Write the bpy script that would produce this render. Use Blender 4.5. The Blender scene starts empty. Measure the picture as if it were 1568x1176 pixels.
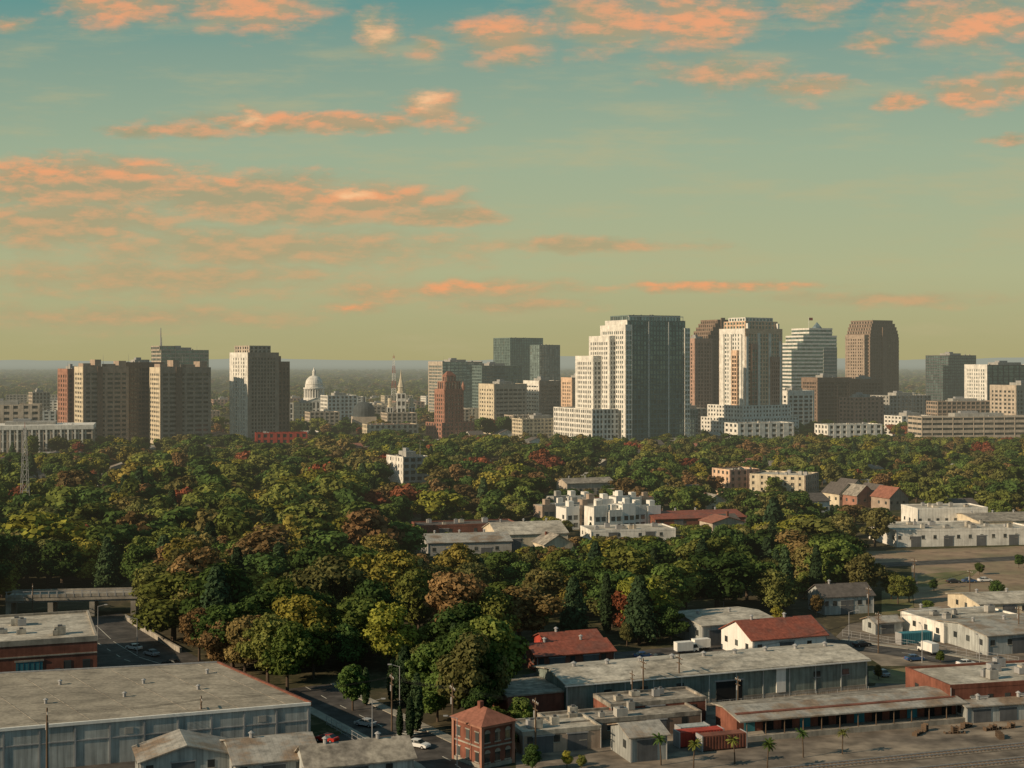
import bpy, math, random
import numpy as np
from mathutils import Vector, Matrix, noise
RN=random.Random(11)
F=2154.;CH=70.;HZ=552.;CX=784.
def dist(py): return CH*F/(py-HZ)
def G(px,py,z=0):
    d=(CH-z)*F/(py-HZ); return ((px-CX)*d/F,d)
def zat(py,d): return CH-(py-HZ)*d/F
def rad(a): return math.radians(a)
S=bpy.context.scene
COL=S.collection
# ------------------------------------------------------------ camera, sun
cam=bpy.data.cameras.new('camera'); co=bpy.data.objects.new('camera',cam); COL.objects.link(co)
co.location=(0,0,CH); co.rotation_euler=(rad(90),0,0)
cam.sensor_width=36; cam.lens=36*F/1568; cam.shift_y=-36/1568; cam.clip_start=1; cam.clip_end=120000
S.camera=co
S.view_settings.view_transform='Standard'; S.view_settings.look='None'; S.view_settings.exposure=0
EL=rad(25); AZ=math.atan2(-.90,-.43)
sv=Vector((math.sin(AZ)*math.cos(EL),math.cos(AZ)*math.cos(EL),math.sin(EL)))
sl=bpy.data.lights.new('sun','SUN'); sl.energy=5.0; sl.angle=rad(.5); sl.color=(1,.78,.53)
so=bpy.data.objects.new('sun',sl); COL.objects.link(so); so.rotation_euler=sv.to_track_quat('Z','Y').to_euler()
# ------------------------------------------------------------ node helpers
def s2l(c): return tuple((x/255/12.92 if x/255<.04045 else ((x/255+.055)/1.055)**2.4) for x in c)
class NT:
    def __init__(s,nt): s.nt=nt
    def n(s,t,**k):
        x=s.nt.nodes.new(t)
        for a,b in k.items(): setattr(x,a,b)
        return x
    def l(s,a,b): s.nt.links.new(a,b)
    def put(s,sock,v):
        if isinstance(v,bpy.types.NodeSocket): s.l(v,sock)
        else: sock.default_value=v
    def m(s,op,a,b=0.,c=None,clamp=False):
        x=s.n('ShaderNodeMath',operation=op,use_clamp=clamp)
        s.put(x.inputs[0],a); s.put(x.inputs[1],b)
        if c is not None: s.put(x.inputs[2],c)
        return x.outputs[0]
    def mix(s,f,a,b,bt='MIX'):
        x=s.n('ShaderNodeMix',data_type='RGBA',blend_type=bt)
        s.put(x.inputs[0],f); 
        s.put(x.inputs[6],a if not isinstance(a,tuple) else (*a,1)[:4]); s.put(x.inputs[7],b if not isinstance(b,tuple) else (*b,1)[:4])
        return x.outputs[2]
    def noise(s,vec,scale,detail=4,rough=.55):
        x=s.n('ShaderNodeTexNoise'); x.inputs['Scale'].default_value=scale; x.inputs['Detail'].default_value=detail; x.inputs['Roughness'].default_value=rough
        if vec is not None: s.l(vec,x.inputs['Vector'])
        return x.outputs['Fac']
    def mr(s,v,a,b,c,d,smooth=False):
        x=s.n('ShaderNodeMapRange'); 
        if smooth: x.interpolation_type='SMOOTHSTEP'
        s.put(x.inputs[0],v)
        for i,q in enumerate((a,b,c,d)): x.inputs[i+1].default_value=q
        return x.outputs[0]
    def mapv(s,vec,sc):
        x=s.n('ShaderNodeVectorMath',operation='MULTIPLY'); s.l(vec,x.inputs[0]); x.inputs[1].default_value=sc; return x.outputs[0]
    def ramp(s,f,stops,interp='LINEAR'):
        x=s.n('ShaderNodeValToRGB'); x.color_ramp.interpolation=interp
        e=x.color_ramp.elements
        while len(e)<len(stops): e.new(.5)
        for i,(p,c) in enumerate(stops): e[i].position=p; e[i].color=(*c,1)
        s.l(f,x.inputs[0]); return x.outputs[0]
# painted distance haze: emission mixed into every material by world position
hg=bpy.data.node_groups.new('painted_haze','ShaderNodeTree')
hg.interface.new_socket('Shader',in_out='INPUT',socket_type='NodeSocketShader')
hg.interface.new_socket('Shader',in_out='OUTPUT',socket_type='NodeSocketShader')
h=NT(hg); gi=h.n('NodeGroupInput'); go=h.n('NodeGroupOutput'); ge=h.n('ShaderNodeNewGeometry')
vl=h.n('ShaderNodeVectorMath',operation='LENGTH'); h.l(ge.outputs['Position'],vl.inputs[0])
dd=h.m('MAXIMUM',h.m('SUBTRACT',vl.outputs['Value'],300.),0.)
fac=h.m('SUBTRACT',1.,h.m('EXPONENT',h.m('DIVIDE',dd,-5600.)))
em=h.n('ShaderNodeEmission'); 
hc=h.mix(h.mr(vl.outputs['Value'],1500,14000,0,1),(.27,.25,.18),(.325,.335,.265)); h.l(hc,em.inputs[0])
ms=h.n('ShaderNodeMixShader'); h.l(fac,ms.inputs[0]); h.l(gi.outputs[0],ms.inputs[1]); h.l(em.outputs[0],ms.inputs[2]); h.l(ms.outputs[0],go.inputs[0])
def newmat(name):
    m=bpy.data.materials.new(name); m.use_nodes=True; m.node_tree.nodes.clear()
    try: m.cycles.emission_sampling='NONE'
    except Exception: pass
    return m,NT(m.node_tree)
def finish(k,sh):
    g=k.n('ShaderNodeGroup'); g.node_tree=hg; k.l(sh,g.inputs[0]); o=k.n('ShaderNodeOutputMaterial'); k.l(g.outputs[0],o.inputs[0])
def mat(name,col,rough=.85,var=.3,scale=.25,metal=0.,streak=.25,col2=None,rib=0,ribdir=0,stain=0):
    m,k=newmat(name); tc=k.n('ShaderNodeTexCoord').outputs['Object']
    n1=k.noise(tc,scale,4,.65)
    c=(*col,1)
    if col2: c=k.mix(k.mr(n1,.45,.6,0,1),col,col2); n1=k.noise(tc,scale*4,3,.6)
    v=k.mr(n1,.3,.7,1-var,1+var*.6)
    if streak:
        n2=k.noise(k.mapv(tc,(1.2,1.2,.1)),1.1,2,.6); v=k.m('MULTIPLY',v,k.mr(n2,.35,.7,1.,1-streak))
    if stain:
        n3=k.noise(k.mapv(tc,(.5,1.4,1)),.28,6,.72); v=k.m('MULTIPLY',v,k.mr(n3,.50,.62,1.,1-stain))
    if rib:
        sx=k.n('ShaderNodeSeparateXYZ'); k.l(tc,sx.inputs[0])
        w=k.m('FRACT',k.m('MULTIPLY',sx.outputs[ribdir],1/rib)); w=k.mr(w,0,.12,.72,1.); v=k.m('MULTIPLY',v,w)
    cc=k.n('ShaderNodeVectorMath',operation='SCALE'); k.put(cc.inputs[0],c if isinstance(c,bpy.types.NodeSocket) else c[:3]); k.l(v,cc.inputs['Scale'])
    p=k.n('ShaderNodeBsdfPrincipled'); k.l(cc.outputs[0],p.inputs['Base Color']); p.inputs['Roughness'].default_value=rough; p.inputs['Metallic'].default_value=metal
    p.inputs['Specular IOR Level'].default_value=.25
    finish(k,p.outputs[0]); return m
def glassm(name,col,blind=.12,metal=.35,cell=3.4):
    m,k=newmat(name); tc=k.n('ShaderNodeTexCoord').outputs['Object']
    a=k.mapv(tc,(1/cell,1/cell,1/3.7)); fl=k.n('ShaderNodeVectorMath',operation='FLOOR'); k.l(a,fl.inputs[0])
    wn=k.n('ShaderNodeTexWhiteNoise'); k.l(fl.outputs[0],wn.inputs['Vector']); r=wn.outputs['Value']
    c=k.mix(k.mr(r,1-blind-.02,1-blind+.02,0,.7),k.mix(r,tuple(x*.5 for x in col),tuple(x*1.45 for x in col)),(.22,.2,.16))
    p=k.n('ShaderNodeBsdfPrincipled'); k.l(c,p.inputs['Base Color']); p.inputs['Roughness'].default_value=.12; p.inputs['Metallic'].default_value=metal
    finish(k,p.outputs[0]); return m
M={}
M['white']=mat('white_painted_concrete',(.80,.77,.70)); M['cream']=mat('cream_stucco',(.66,.57,.42)); M['beige']=mat('beige_concrete',(.52,.44,.35))
M['tan']=mat('tan_concrete',(.40,.31,.24)); M['brown']=mat('brown_stone',(.25,.175,.13)); M['brick']=mat('red_brick',(.21,.082,.055),var=.45)
M['pink']=mat('pink_granite',(.47,.30,.225)); M['redbrown']=mat('terracotta_brick',(.37,.185,.13)); M['grey']=mat('grey_concrete',(.38,.37,.34)); M['dgrey']=mat('dark_grey_panel',(.12,.125,.13))
M['conc']=mat('weathered_concrete',(.34,.31,.26),var=.45); M['peach']=mat('peach_stone',(.74,.52,.36)); M['teal']=mat('teal_mullion',(.17,.235,.225))
M['roofw']=mat('white_roof_membrane',(.56,.52,.44),scale=.1,var=.45,streak=.3,col2=(.43,.39,.32),stain=.3); M['roofg']=mat('gravel_roof',(.28,.25,.21),scale=.15,var=.4,col2=(.38,.34,.28),stain=.3); M['roofr']=mat('red_tile_roof',(.30,.125,.085),scale=.5,rib=.5)
M['roofd']=mat('dark_shingle_roof',(.12,.105,.095),scale=.6); M['roofm']=mat('galvanised_metal_roof',(.40,.375,.33),rib=.9,scale=.2,col2=(.27,.20,.14),rough=.5,stain=.25)
M['roofrm']=mat('red_metal_roof',(.30,.09,.055),rib=.8,scale=.3,rough=.6,col2=(.22,.085,.06),stain=.2)
M['metal']=mat('corrugated_metal_wall',(.45,.47,.45),rib=1.0,scale=.2,var=.25,rough=.5,streak=.4); M['metalg']=mat('green_grey_metal_wall',(.24,.285,.255),rib=.7,scale=.25,var=.35,rough=.55,streak=.45)
M['gold']=mat('sand_warehouse_roof',(.38,.335,.265),scale=.06,var=.35,col2=(.29,.255,.20),streak=.3,stain=.28); M['copper']=mat('dark_copper_dome',(.07,.085,.09)); M['steel']=mat('painted_steel',(.34,.34,.34),rough=.5,var=.15)
M['wood']=mat('wood_pole',(.13,.09,.06)); M['bark']=mat('bark',(.09,.065,.045),scale=1.5,streak=0); M['black']=mat('rubber',(.02,.02,.02)); M['redp']=mat('red_paint',(.40,.06,.04),var=.25)
M['tealp']=mat('teal_paint',(.05,.20,.24),var=.15); M['wpaint']=mat('white_paint',(.8,.78,.73),var=.1,rough=.4,streak=.15); M['dirt']=mat('bare_dirt',(.30,.215,.145),scale=.05,var=.4,col2=(.2,.165,.1),streak=0)
M['asph']=mat('asphalt',(.062,.057,.053),scale=.08,var=.45,col2=(.085,.077,.07),streak=0); M['yard']=mat('worn_yard_pavement',(.18,.15,.12),scale=.04,var=.5,col2=(.26,.215,.165),streak=0,stain=.3)
M['gravel']=mat('track_ballast',(.20,.17,.135),scale=.6,var=.5,streak=0)
M['walk']=mat('pavement_concrete',(.30,.28,.235),scale=.3,streak=0); M['dry']=mat('dry_grass',(.22,.18,.09),scale=.08,var=.4,col2=(.11,.12,.045),streak=0)
M['mark']=mat('road_marking_paint',(.6,.58,.5),var=.3,scale=1,streak=0)
M['gl']=glassm('dark_window_glass',(.08,.09,.09)); M['glt']=glassm('teal_curtain_glass',(.15,.22,.215),.03,.55); M['glb']=glassm('bronze_glass',(.10,.075,.06),.05); M['glp']=glassm('pale_blue_glass',(.30,.38,.38),.05,.6)
for nm,c in dict(cr=(.4,.03,.02),cw=(.7,.7,.68),ck=(.03,.03,.035),cs=(.35,.36,.37),cb=(.04,.09,.2)).items(): M[nm]=mat('car_paint_'+nm,c,rough=.3,var=.04,streak=0)
# ------------------------------------------------------------ mesh builder
class MB:
    def __init__(s): s.v=[];s.f=[];s.m=[];s.ms=[]
    def mi(s,k):
        if k not in s.ms: s.ms.append(k)
        return s.ms.index(k)
    def add(s,vs,fs,k):
        b=len(s.v); s.v+=vs; i=s.mi(k)
        for f in fs: s.f.append(tuple(b+q for q in f)); s.m.append(i)
    def box(s,x0,x1,y0,y1,z0,z1,k):
        s.add([(x0,y0,z0),(x1,y0,z0),(x1,y1,z0),(x0,y1,z0),(x0,y0,z1),(x1,y0,z1),(x1,y1,z1),(x0,y1,z1)],
          [(0,3,2,1),(4,5,6,7),(0,1,5,4),(1,2,6,5),(2,3,7,6),(3,0,4,7)],k)
    def prism(s,p,z0,z1,k,ktop=None):
        n=len(p); v=[(a,b,z0) for a,b in p]+[(a,b,z1) for a,b in p]
        s.add(v,[(i,(i+1)%n,n+(i+1)%n,n+i) for i in range(n)],k); s.add([(a,b,z1) for a,b in p],[tuple(range(n))],ktop or k)
    def slab(s,pts,t,k):
        s.add([tuple(p) for p in pts]+[(p[0],p[1],p[2]-t) for p in pts],[(0,1,2,3),(7,6,5,4),(0,4,5,1),(1,5,6,2),(2,6,7,3),(3,7,4,0)],k)
    def rev(s,cx,cy,pr,n,k,rot=0):
        v=[];fs=[]
        for r,z in pr:
            for i in range(n):
                a=rot+2*math.pi*i/n; v.append((cx+r*math.cos(a),cy+r*math.sin(a),z))
        for j in range(len(pr)-1):
            for i in range(n): fs.append((j*n+i,j*n+(i+1)%n,(j+1)*n+(i+1)%n,(j+1)*n+i))
        fs.append(tuple((len(pr)-1)*n+i for i in range(n))); s.add(v,fs,k)
    def cyl(s,p,q,r0,r1,n,k):
        p=Vector(p);q=Vector(q);d=(q-p).normalized(); u=d.orthogonal().normalized(); w=d.cross(u); v=[]
        for c,r in((p,r0),(q,r1)):
            for i in range(n):
                a=2*math.pi*i/n; v.append(tuple(c+u*r*math.cos(a)+w*r*math.sin(a)))
        s.add(v,[(i,(i+1)%n,n+(i+1)%n,n+i) for i in range(n)]+[tuple(range(n-1,-1,-1)),tuple(range(n,2*n))],k)
    def gable(s,x0,x1,y0,y1,z0,zr,ax,kr,kw,o=.5,t=.2):
        if ax=='x':
            ym=(y0+y1)/2; sl=(zr-z0)/(ym-y0)
            s.add([(x0,y0,z0),(x0,y1,z0),(x0,ym,zr)],[(0,2,1)],kw); s.add([(x1,y0,z0),(x1,y1,z0),(x1,ym,zr)],[(0,1,2)],kw)
            s.slab([(x0-o,y0-o,z0-o*sl+t),(x1+o,y0-o,z0-o*sl+t),(x1+o,ym,zr+t),(x0-o,ym,zr+t)],t,kr)
            s.slab([(x0-o,ym,zr+t),(x1+o,ym,zr+t),(x1+o,y1+o,z0-o*sl+t),(x0-o,y1+o,z0-o*sl+t)],t,kr)
        else:
            xm=(x0+x1)/2; sl=(zr-z0)/(xm-x0)
            s.add([(x0,y0,z0),(x1,y0,z0),(xm,y0,zr)],[(0,1,2)],kw); s.add([(x0,y1,z0),(x1,y1,z0),(xm,y1,zr)],[(0,2,1)],kw)
            s.slab([(x0-o,y0-o,z0-o*sl+t),(xm,y0-o,zr+t),(xm,y1+o,zr+t),(x0-o,y1+o,z0-o*sl+t)],t,kr)
            s.slab([(xm,y0-o,zr+t),(x1+o,y0-o,z0-o*sl+t),(x1+o,y1+o,z0-o*sl+t),(xm,y1+o,zr+t)],t,kr)
    def hip(s,x0,x1,y0,y1,z0,zr,k,o=.5):
        x0-=o;x1+=o;y0-=o;y1+=o; h=(y1-y0)/2
        if x1-x0<=y1-y0: a=(x1-x0)/2*.9; p,q=((x0+x1)/2,y0+a),((x0+x1)/2,y1-a)
        else: p,q=(x0+h*.9,(y0+y1)/2),(x1-h*.9,(y0+y1)/2)
        v=[(x0,y0,z0),(x1,y0,z0),(x1,y1,z0),(x0,y1,z0),(p[0],p[1],zr),(q[0],q[1],zr)]
        fs=[(0,1,5,4),(1,2,5),(2,3,4,5),(3,0,4),(3,2,1,0)] if x1-x0>y1-y0 else [(0,1,4),(1,2,5,4),(2,3,5),(3,0,4,5),(3,2,1,0)]
        s.add(v,fs,k)
    def facade(s,side,a0,a1,c,z0,z1,fh,bay,pw,bh,k,dp=.35):
        def b(p0,p1,d,za,zb,kk=k):
            if side=='F': s.box(p0,p1,c-d,c+.05,za,zb,kk)
            elif side=='B': s.box(p0,p1,c-.05,c+d,za,zb,kk)
            elif side=='L': s.box(c-d,c+.05,p0,p1,za,zb,kk)
            else: s.box(c-.05,c+d,p0,p1,za,zb,kk)
        nf=max(1,round((z1-z0)/fh)); f=(z1-z0)/nf
        for i in range(nf): b(a0,a1,dp,z0+i*f,z0+i*f+bh)
        b(a0,a1,dp,z1-.01,z1+.9)
        if nf>9 and pw>.6:
            b(a0,a1,dp+.16,z1-f*.95,z1+1.3); b(a0,a1,dp+.05,z0,z0+f*1.1)
            cw=min(2.2,(a1-a0)*.09); b(a0,a0+cw,dp+.2,z0,z1+1.25); b(a1-cw,a1,dp+.2,z0,z1+1.25)
        nb=max(1,round((a1-a0)/bay)); q=(a1-a0)/nb
        if pw>0:
            for i in range(nb+1):
                p=a0+i*q; w=pw*(1.35 if i%3==0 and nb>5 else .9); p0=max(a0,p-w/2);p1=min(a1,p+w/2)
                b(p0,p1,dp+(.12 if i%3==0 else .08),z0,z1+.93)
    def block(s,x0,x1,y0,y1,z0,z1,kw,kg,kr,fh=3.8,bay=4,pw=1.2,bh=1.3,sd=None,dp=.35):
        s.box(x0,x1,y0,y1,z0,z1,kg); s.box(x0+.1,x1-.1,y0+.1,y1-.1,z1,z1+.15,kr)
        w2,fh2,bay2,pw2,bh2=sd or (kw,fh,bay,pw,bh)
        s.facade('F',x0-dp,x1+dp,y0,z0,z1,fh,bay,pw,bh,kw,dp+.03)
        s.facade('B',x0-dp,x1+dp,y1,z0,z1,fh,bay,pw,bh,kw,dp+.03)
        s.facade('L',y0,y1,x0,z0,z1,fh2,bay2,pw2,bh2,w2,dp); s.facade('R',y0,y1,x1,z0,z1,fh2,bay2,pw2,bh2,w2,dp)
    def roofkit(s,x0,x1,y0,y1,z,k='grey',n=5,big=True):
        w=x1-x0;d=y1-y0
        if big:
            s.box(x0+w*.3,x0+w*.7,y0+d*.3,y0+d*.75,z,z+3.4,k); s.box(x0+w*.36,x0+w*.5,y0+d*.4,y0+d*.6,z+3.4,z+5.2,'steel')
            for q in(.1,.8): s.cyl((x0+w*q,y0+d*.2,z),(x0+w*q,y0+d*.2,z+5+RN.random()*4),.15,.06,5,'steel')
        for i in range(n):
            a=RN.uniform(x0+w*.06,x1-w*.15);b=RN.uniform(y0+d*.06,y1-d*.15);q=RN.uniform(1,2.6); hh=RN.uniform(.8,1.8)
            s.box(a,a+q,b,b+q*.8,z+.16,z+.16+hh,RN.choice(['steel','roofw','grey'])); s.box(a+q*.3,a+q*.7,b+.2,b+q*.5,z+.16+hh,z+.5+hh,'dgrey')
    def mesh(s,name):
        me=bpy.data.meshes.new(name); me.from_pydata(s.v,[],s.f)
        for k in s.ms: me.materials.append(M[k])
        me.polygons.foreach_set('material_index',s.m); me.update(); return me
    def build(s,name,loc=(0,0,0),rz=0.,par=None,sc=1):
        return put(name,s.mesh(name),loc,rz,sc,par)
def put(name,me,loc,rz=0.,sc=1,par=None):
    o=bpy.data.objects.new(name,me); COL.objects.link(o); o.location=loc; o.rotation_euler=(0,0,rz); o.scale=(sc,sc,sc) if not isinstance(sc,tuple) else sc
    if par: o.parent=par
    return o
FP=[]; KEEP=[]
def place(L,C,Rr,d,ang,D=None):
    a=rad(ang); u=lambda p:(p-CX)/F
    x=u(C)*d; W=(u(Rr)-u(C))*d/(math.cos(a)-u(Rr)*math.sin(a))
    if D is None:
        den=math.sin(a)+u(L)*math.cos(a); D=(u(C)-u(L))*d/den if den>.05 else 40; D=max(12,min(D,70))
    return x,d,W,D,a
def T(name,L,C,Rr,top,d,ang=20,kw='beige',kg='gl',kr='roofg',fh=3.8,bay=4,pw=1.2,bh=1.3,D=None,sd=None,extra=None,kit=5,vis=None,big=True,clearm=4):
    x,y,W,D,a=place(L,C,Rr,d,ang,D); H=zat(top,d)
    mb=MB(); mb.block(0,W,0,D,0,H,kw,kg,kr,fh,bay,pw,bh,sd)
    mb.roofkit(0,W,0,D,H,n=kit,big=big)
    if extra: extra(mb,W,D,H,d)
    o=mb.build(name,(x,y,0),a); FP.append((x,y,a,-clearm,W+clearm,-clearm,D+clearm))
    if vis: KEEP.append((L-4,Rr+4,vis,d))
    return o
def free(x,y,m=0):
    for (ox,oy,a,x0,x1,y0,y1) in FP:
        dx,dy=x-ox,y-oy; lx=dx*math.cos(a)+dy*math.sin(a); ly=-dx*math.sin(a)+dy*math.cos(a)
        if x0-m<lx<x1+m and y0-m<ly<y1+m: return False
    return True
# ------------------------------------------------------------ downtown
wg=('white',3.8,3.6,1.7,1.6)
def towers3(mb,W,D,H,d):
    for p,w,hh in((.02,6,4),(.28,5,7),(.55,7,3.5),(.82,6,6)): mb.box(W*p,min(W,W*p+w),D*.15,D*.7,H,H+hh,'tan')
    mb.box(W*.3,W*.42,-1.4,-.3,0,H+1.5,'brown'); mb.cyl((W*.5,D*.3,H),(W*.5,D*.3,H+11),.2,.08,5,'steel')
T('office_block',92,104,130,567,1160,38,'redbrown','glb','roofg',bay=5,pw=3,bh=1.6,D=22,kit=3)
T('office_block',118,128,196,564,1120,30,'tan','gl','roofg',bay=6.5,pw=1.6,bh=1.9,D=30,sd=('cream',3.8,6,2.4,1.9),big=False,extra=towers3)
T('office_block',190,194,250,557,1150,30,'brown','gl','roofg',bay=3,pw=.7,bh=1.6,D=30)
T('office_block',240,246,322,565,1118,30,'tan','gl','roofg',bay=6.5,pw=1.6,bh=1.9,D=30,sd=('cream',3.8,6,2.4,1.9),big=False,extra=towers3)
def mast(h,px=.05):
    def f(mb,W,D,H,d):
        mb.cyl((W*px,D*.3,H),(W*px,D*.3,H+h),.9,.35,6,'steel'); mb.cyl((W*px+3,D*.5,H),(W*px+3,D*.5,H+h*.6),.4,.15,6,'steel')
        mb.block(-1,W*.3,2,D-2,H,H+4,'beige','glt','roofg',bay=4,pw=.6,bh=1.4)
    return f
T('glass_office_tower',234,247,319,537,1400,30,'beige','glt','roofg',bay=5,pw=.5,bh=1.5,D=34,extra=mast(23))
def civ(mb,W,D,H,d):
    for i in range(int(W/5)): mb.box(i*5+.6,i*5+1.9,-.9,-.4,0,H-2,'white')
    mb.box(-1,W+1,-1,D+1,H-2,H+1.2,'white')
T('civic_building',-60,-55,141,655,1010,14,'beige','gl','roofg',bay=5,pw=1.2,bh=1.2,D=40,extra=civ,fh=5,vis=692)
T('civic_building',-60,-55,60,622,1060,14,'beige','gl','roofw',bay=7,pw=3,bh=2.2,D=25,fh=4.5)
def apt(mb,W,D,H,d):
    mb.block(3,W-6,3,D-3,H,H+6,'beige','gl','roofg',bay=4,pw=2,bh=1)
    mb.block(W+.4,W+14,6,D,0,zat(556,d),'brown','gl','roofg',bay=4,pw=2,bh=1.5)
    mb.box(W+2,W+8,9,D-4,zat(556,d),zat(545,d),'brown')
T('apartment_tower',348,380,426,542,1150,40,'tan','gl','roofg',fh=3.1,bay=3,pw=1.2,bh=1.3,D=30,sd=('white',3.1,4.2,2.9,1.1),extra=apt,big=False)
def capitol():
    d=1560.; x=(481-CX)*d/F; mb=MB()
    mb.block(-32,34,-12,20,0,22,'white','gl','roofw',fh=5,bay=4,pw=1.8,bh=1.4); mb.block(-12,12,-17,-12.6,0,24,'white','gl','roofw',fh=7,bay=4,pw=1.6,bh=1.4)
    mb.gable(-12,12,-17.6,-12,25,29,'y','white','white')
    mb.rev(0,0,[(13,23),(13,28),(11.5,28.2),(11.5,29)],24,'white'); mb.rev(0,0,[(8.6,29),(8.6,40)],24,'grey')
    for i in range(24):
        a=i*math.pi/12; mb.cyl((10.8*math.cos(a),10.8*math.sin(a),29),(10.8*math.cos(a),10.8*math.sin(a),38.5),.55,.5,6,'wpaint')
    mb.rev(0,0,[(11.8,38.5),(12,40),(10,40.2),(9.9,43.5),(10.3,44)]+[(9.6*math.cos(t),44+9.5*math.sin(t)) for t in np.linspace(0,1.35,9)]+[(1.9,53.6),(1.9,57.5),(2.3,57.7),(1.2,59.5),(.2,62.5)],24,'white')
    mb.build('state_capitol_dome',(x,d,0),rad(15)); FP.append((x,d,0,-36,38,-20,24))
capitol()
T('civic_building',498,502,546,607,1500,25,'white','gl','roofw',bay=5,pw=2,bh=1.6,D=25)
T('civic_building',455,458,478,618,1480,25,'cream','gl','roofr',bay=4,pw=2,bh=1.6,D=20)
T('apartment_building',44,50,76,602,1500,30,'beige','gl','roofg',bay=4,pw=1.6,bh=1.4,D=20)
def cathedral():
    d=1420.; x=(614-CX)*d/F; mb=MB()
    def gb(cx,cy,w,h,t):
        mb.block(cx-w,cx+w,cy-w,cy+w,0,h,'white','gl','roofw',fh=7,bay=w,pw=w*.4,bh=3,dp=.3)
        mb.rev(cx,cy,[(w*1.05,h+.9),(w*1.05,h+3),(w*.8,h+3.2),(w*.8,h+7),(w*.95,h+7.2),(w*.7,h+10),(w*.25,h+t*.7),(.1,h+t)],8,'cream',math.pi/8)
    gb(0,0,4,36,25); gb(-11,2,2.6,22,8); gb(11,2,2.6,22,8)
    mb.box(-10,10,3,50,0,16,'beige'); mb.gable(-10,10,3,50,16,23,'y','roofd','beige')
    mb.rev(-36,20,[(11,12),(11,19)]+[(11*math.cos(t),19+9*math.sin(t)) for t in np.linspace(0,1.45,8)]+[(1.2,29),(1.2,32),(.1,35)],20,'copper')
    mb.box(-48,-24,8,34,0,13,'beige')
    mb.build('cathedral',(x,d,0),rad(10)); FP.append((x,d,0,-50,16,-6,52))
cathedral()
def radiotower(px,py0,top,d,w,red=True):
    mb=MB(); h=zat(top,d); n=int(h/4)
    for i in range(n):
        z0=h*i/n;z1=h*(i+1)/n; a=w*(1-i/n*.75);b=w*(1-(i+1)/n*.75); k='redp' if red and (i//3)%2==0 else ('wpaint' if red else 'steel')
        for s in((1,1),(1,-1),(-1,-1),(-1,1)): mb.cyl((s[0]*a,s[1]*a,z0),(s[0]*b,s[1]*b,z1),w*.07,w*.07,4,k)
        for s,t in(((1,1),(1,-1)),((1,-1),(-1,-1)),((-1,-1),(-1,1)),((-1,1),(1,1))):
            mb.cyl((s[0]*a,s[1]*a,z0),(t[0]*b,t[1]*b,z1),w*.04,w*.04,3,k); mb.cyl((s[0]*b,s[1]*b,z1),(t[0]*b,t[1]*b,z1),w*.04,w*.04,3,k)
    mb.cyl((0,0,h),(0,0,h*1.06),w*.06,w*.02,4,'redp')
    x=(px-CX)*d/F; mb.build('radio_tower',(x,d,0)); FP.append((x,d,0,-8,8,-8,8))
radiotower(603,600,545,2300,4.2); radiotower(38,815,655,573,1.9,False)
def elk(mb,W,D,H,d):
    mb.block(2,W-2,2,D-2,H,H+7,'redbrown','gl','roofr',fh=5,bay=3,pw=1.4,bh=1.4)
    mb.block(5,W-5,5,D-5,H+7,H+12,'redbrown','gl','roofr',fh=4,bay=3,pw=1.4,bh=1.2); mb.hip(5,W-5,5,D-5,H+13,H+17,'roofr')
    mb.cyl((W/2,D/2,H+16),(W/2,D/2,H+22),.25,.1,5,'steel'); mb.block(-6,W+8,-5,D+5,0,15,'redbrown','gl','roofg',bay=4,pw=2,bh=1.6)
    for cx in(0,W): mb.rev(cx,0,[(1.6,H),(1.6,H+4),(.1,H+8)],8,'redbrown')
T('brick_hotel_tower',670,681,709,598,1230,35,'redbrown','gl','roofr',fh=3.5,bay=3.2,pw=1.7,bh=1.5,D=16,extra=elk,kit=0,big=False)
T('glass_office_building',664,678,738,555,1650,25,'teal','glp','roofg',bay=5,pw=.4,bh=1.2,D=45,sd=('beige',3.8,5,.8,1.3))
T('glass_office_building',735,738,798,561,1640,25,'teal','glt','roofg',bay=5,pw=.4,bh=1.2,D=45)
T('glass_office_tower',756,781,831,518,1950,35,'teal','glt','roofg',bay=4,pw=.35,bh=.9,D=None,sd=('teal',3.8,4,.3,.5),big=False)
T('glass_office_tower',812,826,857,529,1850,35,'teal','glp','roofg',bay=4,pw=.35,bh=.7,big=False)
T('office_block',735,757,806,590,1330,30,'beige','gl','roofw',bay=5,pw=.8,bh=2.2,D=30,sd=('cream',3.8,5,2.5,2.2))
T('office_block',804,826,858,585,1360,30,'tan','gl','roofw',bay=5,pw=.7,bh=2,D=30,sd=('white',3.8,5,1.,2.4))
T('office_block',868,876,910,580,1420,30,'peach','gl','roofg',bay=3.6,pw=1.6,bh=1.5,D=20)
T('hotel_building',782,800,872,643,1210,25,'cream','gl','roofw',fh=3.4,bay=3.5,pw=1.2,bh=1.4,D=20)
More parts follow.
